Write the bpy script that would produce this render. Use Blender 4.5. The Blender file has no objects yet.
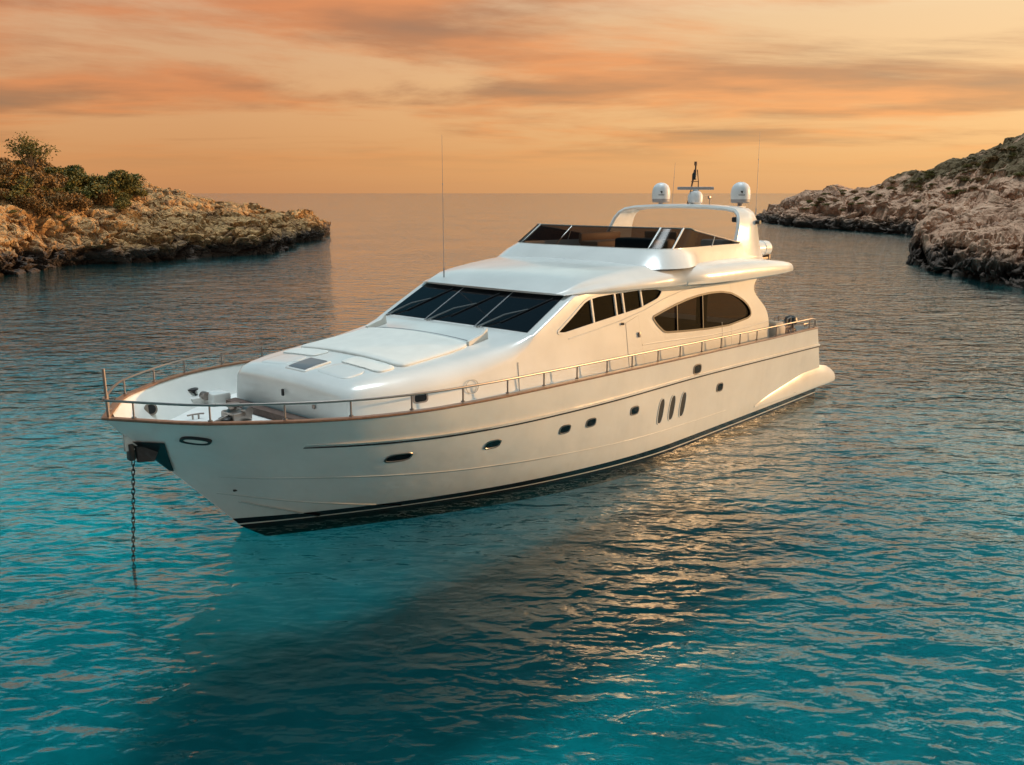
import bpy, bmesh, math, random
import numpy as np
from mathutils import Vector, Matrix, Euler
R = math.radians

# ------------------------------------------------------------------ camera
sc = bpy.context.scene
C = sc.collection
HORIZ, FPX, CAMZ = 189.5, 912.7, 7.7
PITCH = math.atan(HORIZ / FPX)
cam_d = bpy.data.cameras.new('camera')
cam = bpy.data.objects.new('camera', cam_d); C.objects.link(cam)
cam_d.sensor_fit = 'HORIZONTAL'; cam_d.sensor_width = 36.0
cam_d.lens = 36.0 * FPX / 1024.0
cam.location = (0, 0, CAMZ)
cam.rotation_euler = (math.pi / 2 - PITCH, 0, 0)
cam_d.clip_start = 0.1; cam_d.clip_end = 40000
sc.camera = cam

# ------------------------------------------------------------------ render settings
sc.view_settings.view_transform = 'Standard'
sc.view_settings.look = 'None'
sc.view_settings.exposure = 0.0
sc.view_settings.gamma = 1.0
sc.view_settings.use_curve_mapping = False
cy = sc.cycles
cy.max_bounces = 10; cy.diffuse_bounces = 4; cy.glossy_bounces = 4
cy.transmission_bounces = 8; cy.transparent_max_bounces = 8; cy.volume_bounces = 0
cy.caustics_refractive = True; cy.caustics_reflective = True
cy.blur_glossy = 0.6
cy.sample_clamp_indirect = 3.0
cy.use_denoising = True

# ------------------------------------------------------------------ sky
SUN_AZ = R(12)          # measured from +X towards +Y (the sun stands to the right, beyond the boat's quarter)
SUN_EL = R(8.5)
w = bpy.data.worlds.new('World'); sc.world = w; w.use_nodes = True
nt = w.node_tree; N = nt.nodes; L = nt.links
for n in list(N): N.remove(n)

def nd(t, **k):
    n = N.new(t)
    for a, b in k.items(): setattr(n, a, b)
    return n
def ramp(node, stops, interp='LINEAR'):
    cr = node.color_ramp; cr.interpolation = interp
    while len(cr.elements) > 1: cr.elements.remove(cr.elements[-1])
    cr.elements[0].position = stops[0][0]; cr.elements[0].color = (*stops[0][1], 1)
    for p, c in stops[1:]:
        e = cr.elements.new(p); e.color = (*c, 1)

out = nd('ShaderNodeOutputWorld')
tc = nd('ShaderNodeTexCoord')
sep = nd('ShaderNodeSeparateXYZ'); L.new(tc.outputs['Generated'], sep.inputs[0])
# elevation gradient (input = sin elevation)
gr = nd('ShaderNodeValToRGB')
ramp(gr, [(0.0, (.70, .37, .165)), (0.035, (.78, .41, .165)), (0.09, (.86, .50, .215)), (0.17, (.84, .56, .30)),
          (0.205, (.90, .68, .44)), (0.25, (1.45, 1.38, 1.25)), (0.30, (1.05, 1.12, 1.10)), (0.37, (.20, .36, .40)), (0.44, (.06, .16, .20)), (0.53, (.035, .11, .14)), (0.66, (.04, .10, .13)), (0.90, (.10, .14, .17)), (1.0, (.15, .2, .24))])
L.new(sep.outputs['Z'], gr.inputs[0])
# azimuth warmth: brighter to the right (towards the sun)
az = nd('ShaderNodeVectorMath', operation='DOT_PRODUCT'); az.inputs[1].default_value = (math.cos(SUN_AZ), math.sin(SUN_AZ), 0)
L.new(tc.outputs['Generated'], az.inputs[0])
azr = nd('ShaderNodeMapRange'); azr.inputs['From Min'].default_value = -0.2; azr.inputs['From Max'].default_value = 1.0
azr.inputs['To Min'].default_value = 0.80; azr.inputs['To Max'].default_value = 1.22
L.new(az.outputs['Value'], azr.inputs['Value'])
azc = nd('ShaderNodeMix', data_type='RGBA', blend_type='MIX')
azc.inputs['A'].default_value = (.76, .63, .58, 1); azc.inputs['B'].default_value = (1.20, 1.24, 1.16, 1)
azf = nd('ShaderNodeMapRange'); azf.inputs['From Min'].default_value = -0.1; azf.inputs['From Max'].default_value = 0.95
L.new(az.outputs['Value'], azf.inputs['Value']); L.new(azf.outputs['Result'], azc.inputs['Factor'])
g2 = nd('ShaderNodeMix', data_type='RGBA', blend_type='MULTIPLY'); g2.inputs['Factor'].default_value = 1
# away from the sunset (behind the camera) the low sky is already dusk blue
bk = nd('ShaderNodeMapRange', interpolation_type='SMOOTHSTEP'); bk.inputs['From Min'].default_value = 0.25; bk.inputs['From Max'].default_value = -0.35
L.new(sep.outputs['Y'], bk.inputs['Value'])
lowz = nd('ShaderNodeMapRange'); lowz.inputs['From Min'].default_value = 0.75; lowz.inputs['From Max'].default_value = 0.35; L.new(sep.outputs['Z'], lowz.inputs['Value'])
bkf = nd('ShaderNodeMath', operation='MULTIPLY'); L.new(bk.outputs['Result'], bkf.inputs[0]); L.new(lowz.outputs['Result'], bkf.inputs[1])
gb = nd('ShaderNodeMix', data_type='RGBA'); L.new(bkf.outputs[0], gb.inputs['Factor']); L.new(gr.outputs['Color'], gb.inputs['A']); gb.inputs['B'].default_value = (.32, .40, .42, 1)

azh = nd('ShaderNodeMix', data_type='RGBA'); azh.inputs['A'].default_value = (.30, .80, .92, 1); azh.inputs['B'].default_value = (2.1, 1.75, 1.35, 1); L.new(azf.outputs['Result'], azh.inputs['Factor'])
hiz = nd('ShaderNodeMapRange'); hiz.inputs['From Min'].default_value = .205; hiz.inputs['From Max'].default_value = .245; L.new(sep.outputs['Z'], hiz.inputs['Value'])
azx = nd('ShaderNodeMix', data_type='RGBA'); L.new(hiz.outputs['Result'], azx.inputs['Factor']); L.new(azc.outputs['Result'], azx.inputs['A']); L.new(azh.outputs['Result'], azx.inputs['B'])
L.new(azx.outputs['Result'], g2.inputs['B']); L.new(gb.outputs['Result'], g2.inputs['A'])
# clouds on a plane overhead, drawn out in streaks
zz = nd('ShaderNodeMath', operation='MAXIMUM'); zz.inputs[1].default_value = 0.0; L.new(sep.outputs['Z'], zz.inputs[0])
za = nd('ShaderNodeMath', operation='ADD'); za.inputs[1].default_value = 0.06; L.new(zz.outputs[0], za.inputs[0])
dv = nd('ShaderNodeVectorMath', operation='DIVIDE')
cz = nd('ShaderNodeCombineXYZ'); L.new(za.outputs[0], cz.inputs[0]); L.new(za.outputs[0], cz.inputs[1]); cz.inputs[2].default_value = 1
L.new(tc.outputs['Generated'], dv.inputs[0]); L.new(cz.outputs[0], dv.inputs[1])
mp = nd('ShaderNodeMapping'); mp.inputs['Scale'].default_value = (0.30, 0.40, 0.0); mp.inputs['Rotation'].default_value = (0, 0, R(-24)); mp.inputs['Location'].default_value = (1.7, 0.4, 0)
L.new(dv.outputs[0], mp.inputs[0])
n1 = nd('ShaderNodeTexNoise'); n1.inputs['Scale'].default_value = 1.0; n1.inputs['Detail'].default_value = 9; n1.inputs['Roughness'].default_value = 0.62; n1.inputs['Distortion'].default_value = 0.35
L.new(mp.outputs[0], n1.inputs['Vector'])
cr = nd('ShaderNodeMapRange', interpolation_type='SMOOTHSTEP'); cr.inputs['From Min'].default_value = 0.39; cr.inputs['From Max'].default_value = 0.57
L.new(n1.outputs['Fac'], cr.inputs['Value'])
# fade clouds to the horizon and overhead
fd = nd('ShaderNodeValToRGB'); ramp(fd, [(0.0, (0, 0, 0)), (0.03, (.12, .12, .12)), (0.065, (.85, .85, .85)), (0.24, (1, 1, 1)), (0.30, (.35, .35, .35)), (0.42, (0, 0, 0))])
L.new(sep.outputs['Z'], fd.inputs[0])
cf = nd('ShaderNodeMath', operation='MULTIPLY'); L.new(cr.outputs['Result'], cf.inputs[0]); L.new(fd.outputs['Color'], cf.inputs[1])
n2 = nd('ShaderNodeTexNoise'); n2.inputs['Scale'].default_value = 1.8; n2.inputs['Detail'].default_value = 8
L.new(mp.outputs[0], n2.inputs['Vector'])
cc = nd('ShaderNodeValToRGB'); ramp(cc, [(0.32, (.36, .18, .09)), (0.44, (.54, .225, .08)), (0.55, (.84, .32, .09)), (0.66, (.66, .29, .105)), (0.78, (.42, .20, .10))])
L.new(n2.outputs['Fac'], cc.inputs[0])
cc2 = nd('ShaderNodeMix', data_type='RGBA', blend_type='MULTIPLY'); cc2.inputs['Factor'].default_value = 1
L.new(cc.outputs['Color'], cc2.inputs['A']); L.new(azc.outputs['Result'], cc2.inputs['B'])
mx = nd('ShaderNodeMix', data_type='RGBA'); L.new(cf.outputs[0], mx.inputs['Factor']); L.new(g2.outputs['Result'], mx.inputs['A']); L.new(cc2.outputs['Result'], mx.inputs['B'])
# bright spot added to the sky overhead, out of view, for the seabed shadow
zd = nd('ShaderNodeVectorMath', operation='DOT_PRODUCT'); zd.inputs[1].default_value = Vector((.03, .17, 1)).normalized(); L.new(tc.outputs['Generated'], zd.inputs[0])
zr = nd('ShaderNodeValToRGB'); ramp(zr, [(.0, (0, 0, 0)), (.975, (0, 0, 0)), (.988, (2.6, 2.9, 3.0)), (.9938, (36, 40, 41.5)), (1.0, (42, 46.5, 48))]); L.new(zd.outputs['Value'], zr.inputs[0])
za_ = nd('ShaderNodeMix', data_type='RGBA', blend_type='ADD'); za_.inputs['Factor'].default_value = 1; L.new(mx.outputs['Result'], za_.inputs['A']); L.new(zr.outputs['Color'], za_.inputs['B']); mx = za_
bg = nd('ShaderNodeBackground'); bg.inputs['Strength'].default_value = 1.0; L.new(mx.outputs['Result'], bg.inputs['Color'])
sky = nd('ShaderNodeTexSky'); sky.sky_type = 'NISHITA'; sky.sun_disc = False; sky.sun_elevation = SUN_EL
sky.sun_rotation = math.pi / 2 - SUN_AZ
bg2 = nd('ShaderNodeBackground'); bg2.inputs['Strength'].default_value = 0.02; L.new(sky.outputs['Color'], bg2.inputs['Color'])
ad = nd('ShaderNodeAddShader'); L.new(bg.outputs[0], ad.inputs[0]); L.new(bg2.outputs[0], ad.inputs[1]); L.new(ad.outputs[0], out.inputs['Surface'])

sun_d = bpy.data.lights.new('sun', 'SUN'); sun = bpy.data.objects.new('sun', sun_d); C.objects.link(sun)
sun_d.energy = 3.9; sun_d.angle = R(0.6); sun_d.color = (1.0, .57, .25)
sdir = Vector((math.cos(SUN_EL) * math.cos(SUN_AZ), math.cos(SUN_EL) * math.sin(SUN_AZ), math.sin(SUN_EL)))
sun.rotation_euler = sdir.to_track_quat('Z', 'Y').to_euler(); sun.location = (60, 40, 40)
try: sun_d.cycles.use_multiple_importance_sampling = False
except Exception: pass

# ------------------------------------------------------------------ materials
def mat(name, col, rough=0.5, metal=0.0, coat=0.0, spec=0.5, var=0.0, vscale=6.0, bump=0.0, bscale=40.0):
    m = bpy.data.materials.new(name); m.use_nodes = True
    t = m.node_tree; b = t.nodes['Principled BSDF']
    b.inputs['Base Color'].default_value = (*col, 1); b.inputs['Roughness'].default_value = rough
    b.inputs['Metallic'].default_value = metal; b.inputs['Coat Weight'].default_value = coat
    b.inputs['Coat Roughness'].default_value = 0.05
    b.inputs['Specular IOR Level'].default_value = spec
    if var or bump:
        tcn = t.nodes.new('ShaderNodeTexCoord')
        no = t.nodes.new('ShaderNodeTexNoise'); no.inputs['Scale'].default_value = vscale; no.inputs['Detail'].default_value = 5
        t.links.new(tcn.outputs['Object'], no.inputs['Vector'])
        if var:
            mr = t.nodes.new('ShaderNodeMapRange'); mr.inputs['From Min'].default_value = .3; mr.inputs['From Max'].default_value = .7
            mr.inputs['To Min'].default_value = 1 - var; mr.inputs['To Max'].default_value = 1 + var * .5
            t.links.new(no.outputs['Fac'], mr.inputs['Value'])
            mm = t.nodes.new('ShaderNodeMix'); mm.data_type = 'RGBA'; mm.blend_type = 'MULTIPLY'; mm.inputs['Factor'].default_value = 1
            mm.inputs['A'].default_value = (*col, 1)
            t.links.new(mr.outputs['Result'], mm.inputs['B']); t.links.new(mm.outputs['Result'], b.inputs['Base Color'])
        if bump:
            nb = t.nodes.new('ShaderNodeTexNoise'); nb.inputs['Scale'].default_value = bscale; nb.inputs['Detail'].default_value = 4
            t.links.new(tcn.outputs['Object'], nb.inputs['Vector'])
            bp = t.nodes.new('ShaderNodeBump'); bp.inputs['Strength'].default_value = 1; bp.inputs['Distance'].default_value = bump
            t.links.new(nb.outputs['Fac'], bp.inputs['Height']); t.links.new(bp.outputs[0], b.inputs['Normal'])
    return m

M = {}
M['gel'] = mat('white_gelcoat', (.72, .71, .68), .24, coat=.3, var=.08, vscale=.9, bump=.012, bscale=1.1)
M['gel_matt'] = mat('white_nonskid', (.74, .73, .70), .55, var=.05, vscale=3, bump=.0015, bscale=90)
M['cushion'] = mat('cream_cushion', (.72, .70, .65), .75, var=.06, vscale=2, bump=.002, bscale=60)
M['teak'] = mat('varnished_teak', (.21, .095, .045), .35, coat=.25, var=.3, vscale=9)
M['teak_dark'] = mat('weathered_teak', (.10, .055, .04), .6, var=.3, vscale=9)
M['steel'] = mat('polished_steel', (.33, .28, .25), .36, metal=1)
M['dark'] = mat('black_rubber', (.012, .012, .013), .4)
M['wiper'] = mat('wiper_arm', (.30, .29, .28), .35, metal=.6)
M['anchor'] = mat('dark_anchor_steel', (.05, .05, .05), .45, metal=.6, var=.3, vscale=8)
M['glass'] = mat('dark_tinted_glass', (.006, .007, .009), .05, spec=.3)
M['chrome'] = mat('chrome', (.85, .85, .84), .12, metal=1)
M['seam'] = mat('seam_sealant', (.42, .40, .37), .6)
M['chrome_white'] = mat('white_chrome_sheen', (.85, .82, .75), .1, coat=.5)  # white painted in place of the sky's reflection in the fairlead chrome
M['grey'] = mat('grey_plastic', (.28, .28, .29), .45)
M['hatch'] = mat('smoked_hatch', (.16, .16, .17), .25)
M['dome'] = mat('white_radome', (.74, .73, .73), .4)
M['dome_base'] = mat('grey_radome_base', (.34, .31, .31), .5)
M['interior'] = mat('dark_interior', (.05, .03, .02), .6)
M['curtain'] = mat('beige_curtain', (.32, .22, .14), .8)
M['tan'] = mat('tan_leather', (.42, .26, .15), .5)
M['canvas'] = mat('pale_canvas', (.55, .50, .44), .8, var=.1, vscale=4)

# hull paint: white topsides, boot stripe banded by height
def hull_mat():
    m = mat('hull_paint', (.72, .71, .68), .2, coat=.35)
    t = m.node_tree; b = t.nodes['Principled BSDF']
    tcn = t.nodes.new('ShaderNodeTexCoord'); s = t.nodes.new('ShaderNodeSeparateXYZ'); t.links.new(tcn.outputs['Object'], s.inputs[0])
    mr = t.nodes.new('ShaderNodeMapRange'); mr.inputs['From Min'].default_value = -.5; mr.inputs['From Max'].default_value = .5
    t.links.new(s.outputs['Z'], mr.inputs['Value'])
    r = t.nodes.new('ShaderNodeValToRGB'); ramp(r, [(0, (.03, .018, .015)), (.50, (.022, .014, .012)), (.575, (.62, .58, .52)), (.615, (.010, .010, .012)), (.775, (.72, .71, .68))], 'CONSTANT')
    t.links.new(mr.outputs['Result'], r.inputs[0])
    no = t.nodes.new('ShaderNodeTexNoise'); no.inputs['Scale'].default_value = .9; no.inputs['Detail'].default_value = 5
    t.links.new(tcn.outputs['Object'], no.inputs['Vector'])
    mr2 = t.nodes.new('ShaderNodeMapRange'); mr2.inputs['From Min'].default_value = .3; mr2.inputs['From Max'].default_value = .7; mr2.inputs['To Min'].default_value = .94; mr2.inputs['To Max'].default_value = 1.02
    t.links.new(no.outputs['Fac'], mr2.inputs['Value'])
    mm = t.nodes.new('ShaderNodeMix'); mm.data_type = 'RGBA'; mm.blend_type = 'MULTIPLY'; mm.inputs['Factor'].default_value = 1
    t.links.new(r.outputs['Color'], mm.inputs['A']); t.links.new(mr2.outputs['Result'], mm.inputs['B'])
    mp = t.nodes.new('ShaderNodeMapping'); mp.inputs['Scale'].default_value = (2.6, 2.6, .16); t.links.new(tcn.outputs['Object'], mp.inputs[0])
    ns = t.nodes.new('ShaderNodeTexNoise'); ns.inputs['Scale'].default_value = 1.6; ns.inputs['Detail'].default_value = 6; t.links.new(mp.outputs[0], ns.inputs['Vector'])
    sr = t.nodes.new('ShaderNodeMapRange'); sr.inputs['From Min'].default_value = .52; sr.inputs['From Max'].default_value = .75; sr.inputs['To Min'].default_value = 0; sr.inputs['To Max'].default_value = .06; t.links.new(ns.outputs['Fac'], sr.inputs['Value'])
    wl = t.nodes.new('ShaderNodeMapRange'); wl.inputs['From Min'].default_value = .285; wl.inputs['From Max'].default_value = .7; wl.inputs['To Min'].default_value = .22; wl.inputs['To Max'].default_value = 0; t.links.new(s.outputs['Z'], wl.inputs['Value'])
    wn = t.nodes.new('ShaderNodeMath'); wn.operation = 'MULTIPLY'; t.links.new(wl.outputs['Result'], wn.inputs[0]); t.links.new(ns.outputs['Fac'], wn.inputs[1])
    sa = t.nodes.new('ShaderNodeMath'); sa.operation = 'ADD'; t.links.new(sr.outputs['Result'], sa.inputs[0]); t.links.new(wn.outputs[0], sa.inputs[1])
    gt = t.nodes.new('ShaderNodeMath'); gt.operation = 'GREATER_THAN'; gt.inputs[1].default_value = .28; t.links.new(s.outputs['Z'], gt.inputs[0]); sm_ = t.nodes.new('ShaderNodeMath'); sm_.operation = 'MULTIPLY'; t.links.new(sa.outputs[0], sm_.inputs[0]); t.links.new(gt.outputs[0], sm_.inputs[1]); sa = sm_
    st = t.nodes.new('ShaderNodeMix'); st.data_type = 'RGBA'; t.links.new(sa.outputs[0], st.inputs['Factor']); t.links.new(mm.outputs['Result'], st.inputs['A']); st.inputs['B'].default_value = (.36, .30, .22, 1)
    t.links.new(st.outputs['Result'], b.inputs['Base Color'])
    nb = t.nodes.new('ShaderNodeTexNoise'); nb.inputs['Scale'].default_value = .8; nb.inputs['Detail'].default_value = 3; t.links.new(tcn.outputs['Object'], nb.inputs['Vector'])
    bp = t.nodes.new('ShaderNodeBump'); bp.inputs['Strength'].default_value = 1; bp.inputs['Distance'].default_value = .035; t.links.new(nb.outputs['Fac'], bp.inputs['Height']); t.links.new(bp.outputs[0], b.inputs['Normal']); t.links.new(bp.outputs[0], b.inputs['Coat Normal'])
    return m
M['hull'] = hull_mat()

def tint_mat(name, tint, gloss_rough=.02, gloss=1.0):
    m = bpy.data.materials.new(name); m.use_nodes = True; t = m.node_tree
    t.nodes.remove(t.nodes['Principled BSDF']); o = t.nodes['Material Output']
    g = t.nodes.new('ShaderNodeBsdfGlossy'); g.inputs['Roughness'].default_value = gloss_rough; g.inputs['Color'].default_value = (1, 1, 1, 1)
    tr = t.nodes.new('ShaderNodeBsdfTransparent'); tr.inputs['Color'].default_value = (*tint, 1)
    ge = t.nodes.new('ShaderNodeNewGeometry'); dt = t.nodes.new('ShaderNodeVectorMath'); dt.operation = 'DOT_PRODUCT'
    t.links.new(ge.outputs['Normal'], dt.inputs[0]); t.links.new(ge.outputs['Incoming'], dt.inputs[1])
    prev = dt.outputs['Value']; f = None
    for op, a1 in (('ABSOLUTE', None), ('SUBTRACT', 1.0), ('POWER', 5.0), ('MULTIPLY_ADD', .55 * gloss)):
        f = t.nodes.new('ShaderNodeMath'); f.operation = op
        if op == 'SUBTRACT': f.inputs[0].default_value = 1.0; t.links.new(prev, f.inputs[1])
        else:
            t.links.new(prev, f.inputs[0])
            if a1: f.inputs[1].default_value = a1
            if op == 'MULTIPLY_ADD': f.inputs[2].default_value = .022 * gloss
        prev = f.outputs[0]
    x = t.nodes.new('ShaderNodeMixShader'); t.links.new(f.outputs[0], x.inputs[0]); t.links.new(tr.outputs[0], x.inputs[1]); t.links.new(g.outputs[0], x.inputs[2])
    t.links.new(x.outputs[0], o.inputs['Surface'])
    return m
M['tint'] = tint_mat('smoked_acrylic', (.12, .105, .10), .02, .35)
M['tint2'] = tint_mat('bronze_window_glass', (.07, .05, .04), .02, .45)

# ------------------------------------------------------------------ mesh helpers
def P(s, w_, z): return (s, -w_, z)

class MB:
    def __init__(self): self.v = []; self.f = []; self.mi = []
    def add(self, vs, fs, mi=0):
        o = len(self.v); self.v += [tuple(map(float, p)) for p in vs]
        for f in fs: self.f.append([i + o for i in f]); self.mi.append(mi)
        return self
    def grid(self, rows, mi=0, close_u=False, cap=False):
        n = len(rows[0]); m = len(rows); vs = [p for r in rows for p in r]; fs = []
        for i in range(m - 1):
            for j in range(n if close_u else n - 1):
                k = (j + 1) % n
                fs.append((i * n + j, i * n + k, (i + 1) * n + k, (i + 1) * n + j))
        if cap:
            fs.append(tuple(range(n))[::-1]); fs.append(tuple((m - 1) * n + j for j in range(n)))
        return self.add(vs, fs, mi)
    def box(self, c, d, mi=0, rot=None, bev=0):
        bm = bmesh.new(); bmesh.ops.create_cube(bm, size=1)
        bmesh.ops.scale(bm, vec=d, verts=bm.verts)
        if bev: bmesh.ops.bevel(bm, geom=list(bm.edges), offset=bev, segments=2, affect='EDGES', profile=.5)
        if rot: bmesh.ops.rotate(bm, cent=(0, 0, 0), matrix=Euler(rot).to_matrix(), verts=bm.verts)
        bmesh.ops.translate(bm, vec=c, verts=bm.verts)
        bm.verts.index_update()
        self.add([v.co[:] for v in bm.verts], [[v.index for v in f.verts] for f in bm.faces], mi); bm.free(); return self
    def tube(self, pts, r, n=8, mi=0):
        pts = [Vector(p) for p in pts]; rows = []
        rr = r if isinstance(r, (list, tuple)) else [r] * len(pts)
        up = Vector((0, 0, 1))
        for i, p in enumerate(pts):
            t = (pts[min(i + 1, len(pts) - 1)] - pts[max(i - 1, 0)]).normalized()
            a = t.cross(up)
            if a.length < 1e-3: a = t.cross(Vector((1, 0, 0)))
            a.normalize(); b = a.cross(t)
            rows.append([p + (a * math.cos(2 * math.pi * k / n) + b * math.sin(2 * math.pi * k / n)) * rr[i] for k in range(n)])
        return self.grid(rows, mi, True, True)
    def lathe(self, prof, c, n=20, mi=0):
        rows = [[(c[0] + r * math.cos(2 * math.pi * k / n), c[1] + r * math.sin(2 * math.pi * k / n), c[2] + z) for k in range(n)] for r, z in prof]
        return self.grid(rows, mi, True, True)
    def prism(self, poly, off, mi=0):
        n = len(poly); off = Vector(off)
        a = [Vector(p) for p in poly]; b = [p + off for p in a]
        fs = [tuple(range(n)), tuple(range(2 * n - 1, n - 1, -1))] + [(i, i + n, (i + 1) % n + n, (i + 1) % n) for i in range(n)]
        return self.add(a + b, fs, mi)
    def ring(self, outer, inner, off, mi=0):
        """flat frame between two matching outlines, given a thickness"""
        n = len(outer); off = Vector(off)
        o = [Vector(p) for p in outer]; i_ = [Vector(p) for p in inner]
        vs = o + i_ + [p + off for p in o] + [p + off for p in i_]
        fs = []
        for k in range(n):
            q = (k + 1) % n
            fs += [(k, q, n + q, n + k), (2 * n + k, 3 * n + k, 3 * n + q, 2 * n + q), (k, 2 * n + k, 2 * n + q, q), (n + k, n + q, 3 * n + q, 3 * n + k)]
        return self.add(vs, fs, mi)
    def mesh(self, name, mats, smooth=35):
        me = bpy.data.meshes.new(name); me.from_pydata(self.v, [], self.f)
        for m_ in (mats if isinstance(mats, (list, tuple)) else [mats]): me.materials.append(m_)
        me.polygons.foreach_set('material_index', self.mi)
        bm = bmesh.new(); bm.from_mesh(me)
        bmesh.ops.remove_doubles(bm, verts=bm.verts, dist=1e-5)
        bmesh.ops.recalc_face_normals(bm, faces=bm.faces); bm.to_mesh(me); bm.free()
        if smooth:
            me.polygons.foreach_set('use_smooth', [True] * len(me.polygons)); me.set_sharp_from_angle(angle=R(smooth))
        me.update(); return me
    def build(self, name, mats, parent=None, smooth=35):
        o = bpy.data.objects.new(name, self.mesh(name, mats, smooth)); C.objects.link(o)
        if parent: o.parent = parent
        return o

def tag(o, label=None, cat=None, group=None, kind=None):
    for k, v_ in (('label', label), ('category', cat), ('group', group), ('kind', kind)):
        if v_: o[k] = v_
    return o
def thing(name, label, cat, loc=(0, 0, 0), rz=0, group=None):
    o = bpy.data.objects.new(name, None); C.objects.link(o); o.location = loc; o.rotation_euler = (0, 0, rz); o.empty_display_size = .3
    return tag(o, label, cat, group)

# numpy gradient noise
_rng = np.random.default_rng(7); _perm = _rng.permutation(256); _perm = np.concatenate([_perm, _perm, _perm])
_g = _rng.normal(size=(256, 3)); _g /= np.linalg.norm(_g, axis=1)[:, None]
def perlin(p):
    p = np.asarray(p, float); i = np.floor(p).astype(int); f = p - i; i &= 255
    u = f * f * f * (f * (f * 6 - 15) + 10); r = 0
    for dx in (0, 1):
        for dy in (0, 1):
            for dz in (0, 1):
                h = _perm[_perm[_perm[(i[..., 0] + dx) & 255] + ((i[..., 1] + dy) & 255)] + ((i[..., 2] + dz) & 255)]
                g = _g[h]; d = g[..., 0] * (f[..., 0] - dx) + g[..., 1] * (f[..., 1] - dy) + g[..., 2] * (f[..., 2] - dz)
                r = r + d * np.where(dx, u[..., 0], 1 - u[..., 0]) * np.where(dy, u[..., 1], 1 - u[..., 1]) * np.where(dz, u[..., 2], 1 - u[..., 2])
    return r * 1.5
def fbm(p, o=4, ridged=False):
    r = 0; a = 1.0; p = np.asarray(p, float)
    for k in range(o):
        n = perlin(p); r = r + a * ((1 - 2 * np.abs(n)) if ridged else n); p = p * 2.03 + 17.1; a *= .5
    return r

def worley(p):
    p = np.asarray(p, float); i0 = np.floor(p).astype(int); f1 = np.full(p.shape[:-1], 9.); f2 = f1.copy(); cell = np.zeros(p.shape[:-1])
    for dx in (-1, 0, 1):
        for dy in (-1, 0, 1):
            for dz in (-1, 0, 1):
                i = i0 + np.array([dx, dy, dz]); h = _perm[_perm[_perm[i[..., 0] & 255] + (i[..., 1] & 255)] + (i[..., 2] & 255)]
                j = np.stack([_perm[h + 1], _perm[h + 37], _perm[h + 91]], -1) / 256.0
                d = np.sqrt(((i + j - p) ** 2).sum(-1)); nearer = d < f1
                f2 = np.where(nearer, f1, np.minimum(f2, d)); cell = np.where(nearer, h / 256.0, cell); f1 = np.where(nearer, d, f1)
    return f1, f2, cell

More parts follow.
